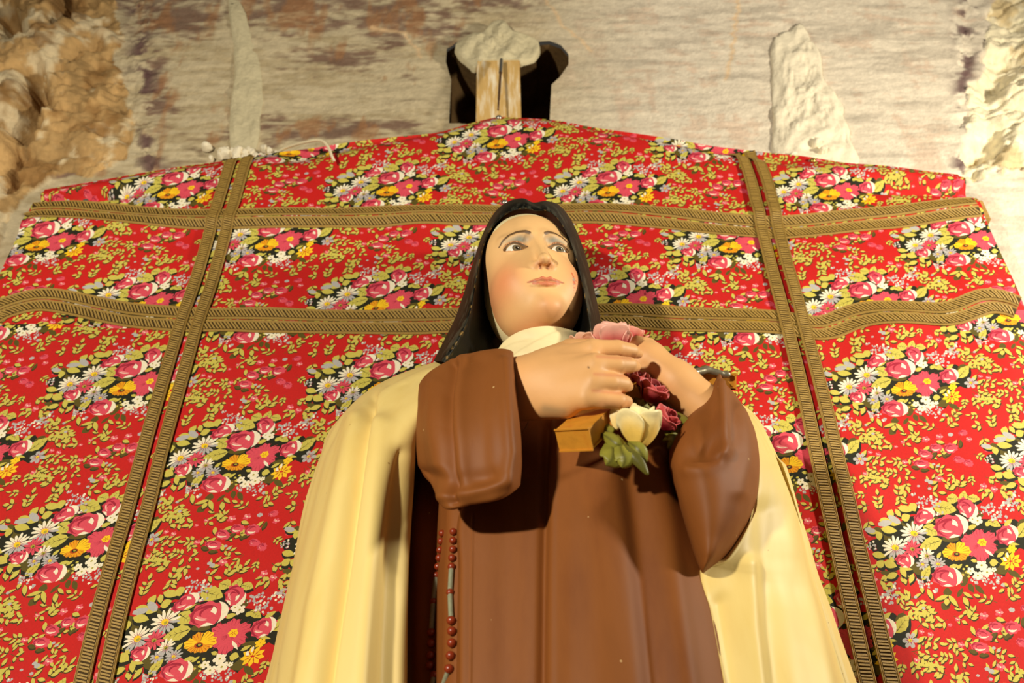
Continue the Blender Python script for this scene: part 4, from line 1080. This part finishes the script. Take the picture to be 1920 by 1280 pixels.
mL = loft('mantle_fall', ml, M_mantle, 200, 160, folds=[([(640, 775), (602, 850), (576, 950), (546, 1070), (514, 1230), (480, 1460)], 7, -.009), ([(700, 745), (682, 860), (654, 1020), (620, 1230), (590, 1460)], 9, -.012), ([(672, 790), (640, 960), (600, 1150), (560, 1400)], 24, .012),
     ([(716, 800), (700, 960), (684, 1120), (660, 1460)], 22, .009), ([(752, 850), (738, 1000), (728, 1200), (720, 1460)], 16, -.008), ([(830, 682), (760, 712), (700, 760)], 12, .006), ([(860, 672), (800, 690), (730, 720)], 8, -.004)], ext=True, noise=.0008)
under(mL, mantle)
outer = [(1180, 690, 1.05), (1330, 730, 1.06), (1408, 770, 1.06), (1446, 830, 1.05), (1484, 920, 1.045), (1514, 1005, 1.04), (1534, 1075, 1.035), (1558, 1140, 1.03), (1580, 1205, 1.025), (1610, 1290, 1.02), (1662, 1450, 1.01)]
inner = [(1170, 720, .97), (1320, 760, .94), (1385, 790, .915), (1418, 850, .900), (1421, 915, .893), (1402, 985, .888), (1362, 1048, .884), (1316, 1072, .882), (1332, 1150, .880), (1358, 1290, .872), (1388, 1450, .864)]
outer_s, inner_s = spline(outer, 34), spline(inner, 34)
mr_ = []
for u_, bul, dx, dY in [(0, 0, -40, .12), (0, 0, -8, .05), (0, 0, 0, 0), (.035, .016, 0, 0), (.07, .014, 0, 0), (.10, .012, 0, 0), (.15, .034, 0, 0), (.20, .041, 0, 0), (.32, .044, 0, 0), (.5, .038, 0, 0), (.68, .026, 0, 0), (.84, .014, 0, 0), (.95, .005, 0, 0), (1, 0, 0, 0), (1, 0, -3, .012), (1, 0, 4, .030), (1, 0, 30, .09)]:
    mr_.append([(o_[0] + (i_[0] - o_[0]) * u_ + dx, o_[1] + (i_[1] - o_[1]) * u_ - (8 if u_ == 1 and dY else 0), o_[2] + (i_[2] - o_[2]) * u_ ** .72 - bul + dY) for o_, i_ in zip(outer_s, inner_s)])
mR = loft('mantle_fall', mr_, M_mantle, 220, 240, folds=[([(1462, 880), (1486, 1000), (1516, 1130), (1552, 1290)], 18, .007), ([(1436, 960), (1440, 1100), (1462, 1290), (1480, 1460)], 26, -.006),
     ([(1408, 1060), (1412, 1180), (1440, 1400)], 20, .006), ([(1352, 1130), (1378, 1290), (1400, 1460)], 18, -.006)], ext=True, noise=.0008)
under(mR, mantle)

# ---- sleeves
def sleeve_strip(pts, Yv, tr=.10, br=.09):
    t, b = pts[0], pts[-1]
    yo = [.022, .004, -.004, .004, .016]
    q = spline(pts, 5)
    return [(t[0], t[1] + 26, Yv + tr)] + [(t[0], t[1] + 3, Yv + .045)] + [(a[0], a[1], Yv + y_) for a, y_ in zip(q, yo)] + [(b[0], b[1] - 4, Yv + .04), (b[0], b[1] - 30, Yv + br)]
sl_ = [sleeve_strip([(806, 740), (800, 790), (800, 830), (806, 858)], .95), sleeve_strip([(785, 728), (781, 780), (780, 830), (783, 868)], .885), sleeve_strip([(803, 702), (800, 770), (800, 840), (806, 900)], .845), sleeve_strip([(846, 678), (842, 760), (838, 850), (834, 948)], .815),
       sleeve_strip([(893, 664), (890, 755), (888, 850), (886, 941)], .798), sleeve_strip([(934, 658), (938, 745), (940, 840), (936, 932)], .788), sleeve_strip([(957, 661), (962, 745), (970, 840), (968, 914)], .795), sleeve_strip([(963, 668), (970, 750), (979, 840), (976, 900)], .822), sleeve_strip([(956, 684), (962, 750), (970, 830), (966, 880)], .87)]
loft('sleeve', sl_, M_brown, 160, 150, folds=[([(852, 684), (842, 740), (840, 800), (844, 870), (850, 940)], 9, -.008), ([(868, 680), (862, 740), (862, 800), (870, 900)], 13, .005), ([(816, 720), (812, 800), (822, 870)], 13, .004), ([(905, 680), (900, 780), (908, 900)], 18, -.003), ([(946, 680), (950, 760), (956, 850), (950, 890)], 11, .006), ([(830, 930), (880, 925), (950, 905)], 10, .005), ([(800, 890), (850, 905), (920, 890)], 14, -.004)], noise=.0008)
rr_ = [(700, 1346, 1354, .90), (716, 1340, 1358, .875), (742, 1324, 1381, .862), (788, 1284, 1408, .848), (822, 1262, 1419, .842), (862, 1255, 1424, .840), (902, 1262, 1423, .842), (952, 1276, 1416, .850), (1002, 1290, 1394, .860), (1042, 1302, 1366, .868), (1070, 1314, 1326, .876), (1078, 1316, 1322, .92)]
rs_ = []
for u_, dy in [(.10, .10), (.0, .045), (.03, .012), (.14, -.006), (.34, -.018), (.56, -.016), (.76, .002), (.92, .026), (1.0, .055), (.96, .11)]:
    rs_.append([(l + (r - l) * u_, yy, Yv + dy * min(1, (r - l) / 90 + .25)) for yy, l, r, Yv in rr_])
loft('sleeve', rs_, M_brown, 140, 160, folds=[([(1352, 722), (1352, 770), (1354, 820), (1348, 850)], 11, .006), ([(1330, 770), (1318, 820), (1330, 860)], 20, -.004), ([(1358, 845), (1345, 866), (1320, 878), (1292, 880)], 15, .0045), ([(1338, 835), (1300, 856)], 18, -.004), ([(1388, 770), (1396, 850), (1386, 920)], 16, .004), ([(1284, 800), (1320, 756), (1350, 722)], 7, .002)], noise=.0012)

# ---- hands
def W_(px_, py_, Yv): return P(px_, py_, Yv)
def hand_near(X, Y, Z):
    kn = [W_(1112, 655, .800), W_(1116, 684, .792), W_(1112, 716, .794), W_(1098, 747, .802)]
    wr = [W_(960, 702, .852), W_(955, 722, .842), W_(955, 744, .842), W_(965, 764, .850)]
    d = None
    for a, b, r0, r1 in zip(wr, kn, (.017, .018, .018, .015), (.0105, .0115, .011, .0105)):
        q = sd_cap(X, Y, Z, a, b, r0, r1); d = q if d is None else smin(d, q, .016)
    d = smin(d, sd_ell(X, Y, Z, W_(1040, 704, .826), (.040, .022, .024)), .02)
    d = smin(d, sd_cap(X, Y, Z, W_(990, 752, .842), W_(1062, 764, .822), .012, .010), .014)
    d = smin(d, sd_cap(X, Y, Z, W_(900, 730, .885), W_(965, 730, .85), .026, .024), .02)
    for pts, rad in [([kn[0], W_(1158, 654, .802), W_(1184, 658, .812), W_(1197, 663, .824)], (.0102, .0094, .0078, .0052)), ([kn[1], W_(1156, 684, .795), W_(1180, 684, .804), W_(1192, 687, .818)], (.0110, .0098, .0082, .0056)),
                     ([kn[2], W_(1146, 717, .797), W_(1168, 720, .806), W_(1177, 724, .820)], (.0106, .0098, .0086, .0060)), ([kn[3], W_(1132, 749, .803), W_(1160, 751, .806), W_(1176, 753, .814)], (.0100, .0092, .0082, .0060))]:
        d = smin(d, sd_chain(X, Y, Z, pts, rad, .0012), .004)
    d = smin(d, sd_chain(X, Y, Z, [W_(1010, 676, .862), W_(1070, 652, .868), W_(1120, 648, .856), W_(1150, 646, .846)], (.012, .010, .0085, .0062), .004), .006)   # thumb behind
    return d
SK = lin((226, 172, 112))
def hand_mesh(name, fn, corners, h, paintfn=None):
    c = np.array(corners); lo = c.min(0); hi = c.max(0)
    v, f = surface_nets(fn, lo, hi, h, 5)
    k = np.broadcast_to(SK, v.shape).copy()
    if paintfn: k = paintfn(v, k)
    return under(mk(name, v, f, M_skin, col=k), statue)
def pn(v, k):
    q = proj(v)
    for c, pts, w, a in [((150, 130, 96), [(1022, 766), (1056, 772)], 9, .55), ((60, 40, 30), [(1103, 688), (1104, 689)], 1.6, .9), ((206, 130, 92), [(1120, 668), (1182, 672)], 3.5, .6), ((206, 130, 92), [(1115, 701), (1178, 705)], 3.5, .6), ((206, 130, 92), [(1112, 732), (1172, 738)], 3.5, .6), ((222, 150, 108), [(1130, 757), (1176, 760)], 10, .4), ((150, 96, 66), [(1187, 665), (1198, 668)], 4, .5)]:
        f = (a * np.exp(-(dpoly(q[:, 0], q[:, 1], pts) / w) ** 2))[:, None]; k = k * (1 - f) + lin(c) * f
    return k
hand_mesh('hand', hand_near, [W_(a_, b_, c_) for a_ in (880, 1225) for b_ in (610, 810) for c_ in (.765, .91)], .0011, pn)
def hand_far(X, Y, Z):
    d = sd_cap(X, Y, Z, W_(1322, 762, .876), W_(1268, 716, .868), .0235, .0220)
    d = smin(d, sd_cap(X, Y, Z, W_(1268, 716, .868), W_(1222, 674, .862), .0205, .0175), .012)
    d = smin(d, sd_ell(X, Y, Z, W_(1192, 668, .866), (.030, .016, .020)), .014)
    kn = [W_(1186, 646, .868), W_(1180, 668, .862), W_(1182, 692, .862), W_(1188, 712, .866)]
    for i, k_ in enumerate(kn):
        e = k_ + np.array([-.026, .004, -.006]); e2 = e + np.array([-.018, .012, -.008])
        d = smin(d, sd_chain(X, Y, Z, [W_(1214, 676 + 6 * i, .866), k_, e, e2], (.010, .0085, .0075, .0060), .004), .004)
    d = smin(d, sd_chain(X, Y, Z, [W_(1240, 676, .872), W_(1216, 648, .866), W_(1196, 640, .858)], (.010, .0080, .0066), .004), .006)
    return d
hand_mesh('hand', hand_far, [W_(a_, b_, c_) for a_ in (1110, 1370) for b_ in (600, 830) for c_ in (.82, .93)], .0012)

# ---- crucifix under the hands
def beam(name, a, b, upv, w, t, mat, parent, bev=.0015):
    a = np.asarray(a); b = np.asarray(b); d = b - a; L = np.linalg.norm(d); d = d / L
    s = np.cross(d, upv); s /= np.linalg.norm(s); u_ = np.cross(s, d)
    bm = bmesh.new(); bmesh.ops.create_cube(bm, size=1)
    for v in bm.verts:
        q = (a + b) / 2 + d * v.co.x * L + s * v.co.y * w + u_ * v.co.z * t; v.co = Vector(q.tolist())
    bmesh.ops.bevel(bm, geom=bm.edges[:], offset=bev, segments=2, affect='EDGES')
    me = bpy.data.meshes.new(name); bm.to_mesh(me); bm.free(); me.materials.append(mat)
    o = bpy.data.objects.new(name, me); C.objects.link(o); return under(o, parent)
ca, cb = W_(1076, 824, .812), W_(1214, 692, .905)
cross = empty('crucifix', (0.02, .98, ZBASE)); under(cross, statue)
upv = np.array([-.15, -.70, .70])
bb = beam('beam', ca, cb, upv, .034, .021, M_ochre, cross)
b2 = beam('crossbar', W_(1120, 712, .905), W_(1374, 715, .918), np.array([0, -.6, .8]), .024, .016, M_ochre, cross)
def corpus(X, Y, Z):
    d = sd_chain(X, Y, Z, [W_(1296, 700, .888), W_(1326, 693, .893), W_(1352, 700, .896)], (.0048, .0042, .0036), .002)
    d = smin(d, sd_ell(X, Y, Z, W_(1360, 702, .898), (.0065, .004, .0038)), .002)
    return smin(d, sd_cap(X, Y, Z, W_(1230, 722, .886), W_(1296, 700, .888), .007, .005), .004)
pv, pf = surface_nets(corpus, W_(1200, 760, .87) - np.array([.01, .0, .02]), W_(1385, 660, .92) + np.array([.01, .01, .02]), .0008, 1)
cp = mk('figure', pv, pf, M_silver); under(cp, cross)

# ---- roses and leaves in the hands
INV = Matrix.Translation(-Vector((0.02, .98, ZBASE)))
def frame(axis, hint=(0, -1, 0)):
    a = np.asarray(axis, float); a /= np.linalg.norm(a); h = np.asarray(hint, float); s = np.cross(h, a); s /= np.linalg.norm(s); t = np.cross(a, s)
    return np.stack([s, t, a], 1)
def petal_mesh(r, h, a0, span, open_, curl, c_in, c_out, Mx, base, seed):
    n, m = 17, 13
    s = np.linspace(-1, 1, n)[:, None]; t = np.linspace(0, 1, m)[None, :]
    wid = .45 + .55 * np.sin(math.pi * np.clip(t * .62 + .12, 0, 1)) ** .8
    ang = a0 + s * span * 1.15 * wid
    rad = r * (.25 + .85 * np.sin(t * math.pi * .5) ** .8 + open_ * t ** 2.5) + curl * r * smooth(.72, 1, t) * (1 + .3 * np.cos(3 * s + seed))
    hh = h * (t - .28 * curl * smooth(.75, 1, t) - .30 * s ** 4 * t) + .04 * h * np.sin(4 * s + seed) * t
    g = np.stack([rad * np.cos(ang), rad * np.sin(ang), hh * np.ones_like(ang)], -1)
    k = lin(c_in) + (lin(c_out) - lin(c_in)) * (smooth(.35, .95, t) * np.ones_like(ang))[..., None]
    return g @ Mx.T + base, k
def make_rose(pos, axis, R_, H_, c_in, c_out, n=9, open_=.2, curl=.25, label=None):
    Mx = frame(axis)
    core_r = R_ * .50
    th = np.linspace(0, 1, 14); prof = np.stack([core_r * np.sin(th * math.pi * .93 + .12) ** .8 * (1 - .25 * th), H_ * .86 * th], 1)
    tt = np.linspace(0, 2 * math.pi, 25)[:-1]
    g = np.stack([prof[:, 0:1] * np.cos(tt), prof[:, 0:1] * np.sin(tt), np.repeat(prof[:, 1:2], 24, 1)], -1) @ Mx.T + pos
    core = mk('rose', g, grid_faces(14, 24, True), M_paint, col=np.broadcast_to(lin(c_in), g.shape))
    core.parent = statue; core.matrix_parent_inverse = INV
    if label: core['label'] = label
    for i in range(n):
        ring = i / max(n - 1, 1)
        g, k = petal_mesh(R_ * (.46 + .42 * ring), H_ * (1.02 - .16 * ring), i * 2.4 + .4, 1.05 - .25 * ring, open_ * ring, curl * ring, c_in, c_out, Mx, pos, i)
        o = mk('petal', g, grid_faces(17, 13), M_paint, col=k); solidify(o, .0012, 0)
        o.parent = core
    return core
def small_leaf(pts, wid, c1, c2, bend=.004, label=None):
    c = spline([W_(*p) for p in pts], 14)
    t = np.gradient(c, axis=0); t /= np.linalg.norm(t, axis=1, keepdims=True)
    view = np.array([0, -.77, -.63]); s = np.cross(t, view); s /= np.linalg.norm(s, axis=1, keepdims=True); u_ = np.cross(s, t)
    w = wid * np.sin(np.linspace(.12, math.pi * .985, 14)) ** .8
    q = np.linspace(-1, 1, 9)
    g = c[:, None] + s[:, None] * (w[:, None, None] * q[None, :, None]) - u_[:, None] * (bend * (np.abs(q) ** 1.5)[None, :, None] * np.sign(u_[:, 1])[:, None, None] * -1)
    k = lin(c1) + (lin(c2) - lin(c1)) * (np.exp(-(q / .18) ** 2)[None, :, None] * np.ones((14, 1, 1)))
    o = mk('leaf', g, grid_faces(14, 9), M_paint, col=k); solidify(o, .0016, 0)
    o.parent = statue; o.matrix_parent_inverse = INV
    return o
PKi, PKo = (206, 96, 92), (236, 178, 160)
make_rose(W_(1150, 664, .846), (-.05, -.45, 1), .0225, .034, (196, 84, 80), (236, 178, 158), 13, .0, .10, 'pale pink rose above the fingers')
make_rose(W_(1096, 655, .872), (.0, -.3, 1), .014, .018, (190, 120, 90), (224, 176, 146), 7, .2, .2, 'small faded pink rosebud beside the pink rose')
make_rose(W_(1188, 642, .868), (.35, -.35, 1), .013, .016, (200, 84, 80), (232, 160, 140), 6, .2, .2, 'pink rosebud at the fingertips')
make_rose(W_(1200, 838, .822), (.10, -.40, 1), .0215, .040, (236, 196, 96), (246, 230, 172), 9, .0, .16, 'pale yellow rose below the hand')
make_rose(W_(1156, 806, .826), (-.05, -.4, 1), .0068, .024, (236, 206, 130), (246, 226, 176), 5, .0, .15, 'slim yellow rosebud')
make_rose(W_(1212, 752, .856), (.45, -.7, .55), .0165, .024, (120, 14, 28), (206, 96, 96), 8, .1, .3, 'crimson rose with pale pink petal edges')
make_rose(W_(1236, 800, .858), (.55, -.6, .3), .0140, .022, (126, 16, 30), (196, 84, 84), 7, .1, .25, 'lower crimson rose beside the yellow rose')
make_rose(W_(1196, 722, .862), (.1, -.8, .5), .010, .016, (130, 24, 30), (206, 110, 100), 6, .1, .3, 'crimson rosebud under the fingers')
G1, G2 = (136, 132, 48), (92, 88, 30)
for pts, w, b in [([(1150, 818, .824), (1150, 842, .815), (1146, 862, .812), (1136, 872, .816)], .012, .004), ([(1158, 815, .820), (1166, 846, .810), (1172, 862, .810), (1166, 876, .814)], .011, .004), ([(1168, 832, .815), (1182, 850, .810), (1200, 868, .812), (1215, 890, .818)], .0052, .002),
                  ([(1178, 828, .818), (1192, 838, .812), (1204, 852, .814), (1212, 866, .82)], .0072, .003), ([(1128, 784, .830), (1134, 800, .824), (1142, 812, .822), (1150, 820, .826)], .007, .003), ([(1126, 812, .822), (1140, 820, .815), (1156, 832, .812), (1170, 838, .815)], .0065, .003),
                  ([(1196, 700, .868), (1208, 716, .858), (1220, 728, .862), (1232, 740, .87)], .008, .003), ([(1186, 742, .864), (1196, 756, .855), (1206, 762, .858), (1220, 768, .865)], .008, .003), ([(1262, 770, .866), (1276, 790, .856), (1278, 812, .856), (1264, 836, .862)], .012, .005), ([(1246, 800, .866), (1262, 814, .858), (1264, 830, .860), (1252, 840, .868)], .012, .004), ([(1212, 690, .874), (1224, 706, .868), (1236, 716, .872), (1250, 722, .88)], .006, .003)]:
    small_leaf(pts, w, G1 if w > .006 else G2, G2, b)
for pts, r in [([(1120, 790, .838), (1150, 815, .828), (1176, 835, .824)], .0022), ([(1176, 835, .824), (1196, 836, .83), (1230, 810, .86), (1250, 780, .872)], .0024)]:
    o = tube('stem', [W_(*p) for p in pts], r, material('green_stem', (112, 108, 44), rough=.5), None); o.parent = statue; o.matrix_parent_inverse = INV

# ---- rosary hanging at the tunic
dg = bpy.context.evaluated_depsgraph_get()
tb = BVHTree.FromPolygons([v.co for v in tunic.data.vertices], [p.vertices[:] for p in tunic.data.polygons])
def on_tunic(px_, py_, lift):
    o_ = Vector((0, 0, CAMZ)); d_ = Vector((P(px_, py_, 1.0) - np.array([0, 0, CAMZ])).tolist()).normalized()
    h_ = tb.ray_cast(o_, d_)
    return np.array(h_[0] - d_ * lift) if h_[0] is not None else P(px_, py_, .89)
def zr(x_, y_): return 740 + x_ / 3.368, 900 + y_ / 3.368
rosary = empty('rosary', (0.02, .98, ZBASE)); under(rosary, statue)
S1 = [(370, 325), (368, 380), (367, 435), (362, 490), (359, 545), None, (350, 708), None, (357, 885), (360, 952), (360, 1027), (352, 1107), (343, 1190), None, (262, 1420), (250, 1500)]
S2 = [(300, 335), (292, 385), (286, 440), (280, 490), (272, 545), (262, 600), None, (245, 765), None, (230, 960), (230, 1030), (226, 1105), (222, 1170), (250, 1230), None, (210, 1420)]
bead_me = None
for S in (S1, S2):
    prev = None; gap = False
    for q in S:
        if q is None: gap = True; continue
        a_, b_ = zr(*q); rad = .0040 + .0006 * (q[1] > 800)
        c = on_tunic(a_, b_, rad * .9)
        if bead_me is None:
            o = lathe('bead', [(.0001, -.0046), (.0018, -.0042), (.0036, -.0028), (.0046, 0), (.0036, .0028), (.0018, .0042), (.0001, .0046)], (0, 0, 0), (0, 0, 1), M_bead); bead_me = o.data
        else:
            o = bpy.data.objects.new('bead', bead_me); C.objects.link(o)
        o.parent = rosary; o.matrix_parent_inverse = Matrix.Translation(-Vector((0.02, .98, ZBASE))); o.location = c; s_ = rad / .0046; o.scale = (s_, s_, s_ * .92); o.rotation_euler = (rng.uniform(-.3, .3), rng.uniform(-.3, .3), 0)
        if gap and prev is not None:
            l = tube('cord', [prev + (c - prev) * t for t in (.06, .35, .65, .94)], .0026, M_link); l.parent = rosary; l.matrix_parent_inverse = Matrix.Translation(-Vector((0.02, .98, ZBASE)))
        elif prev is not None:
            pass
        prev = c; gap = False

# ---- plinth that carries the statue
pl = box('stone_plinth', (-.42, .66, 0.0), (.46, 1.26, ZBASE - .0), M_plinth, bev=.01)
tag(pl, 'plain pale stone plinth under the nun statue', 'plinth')
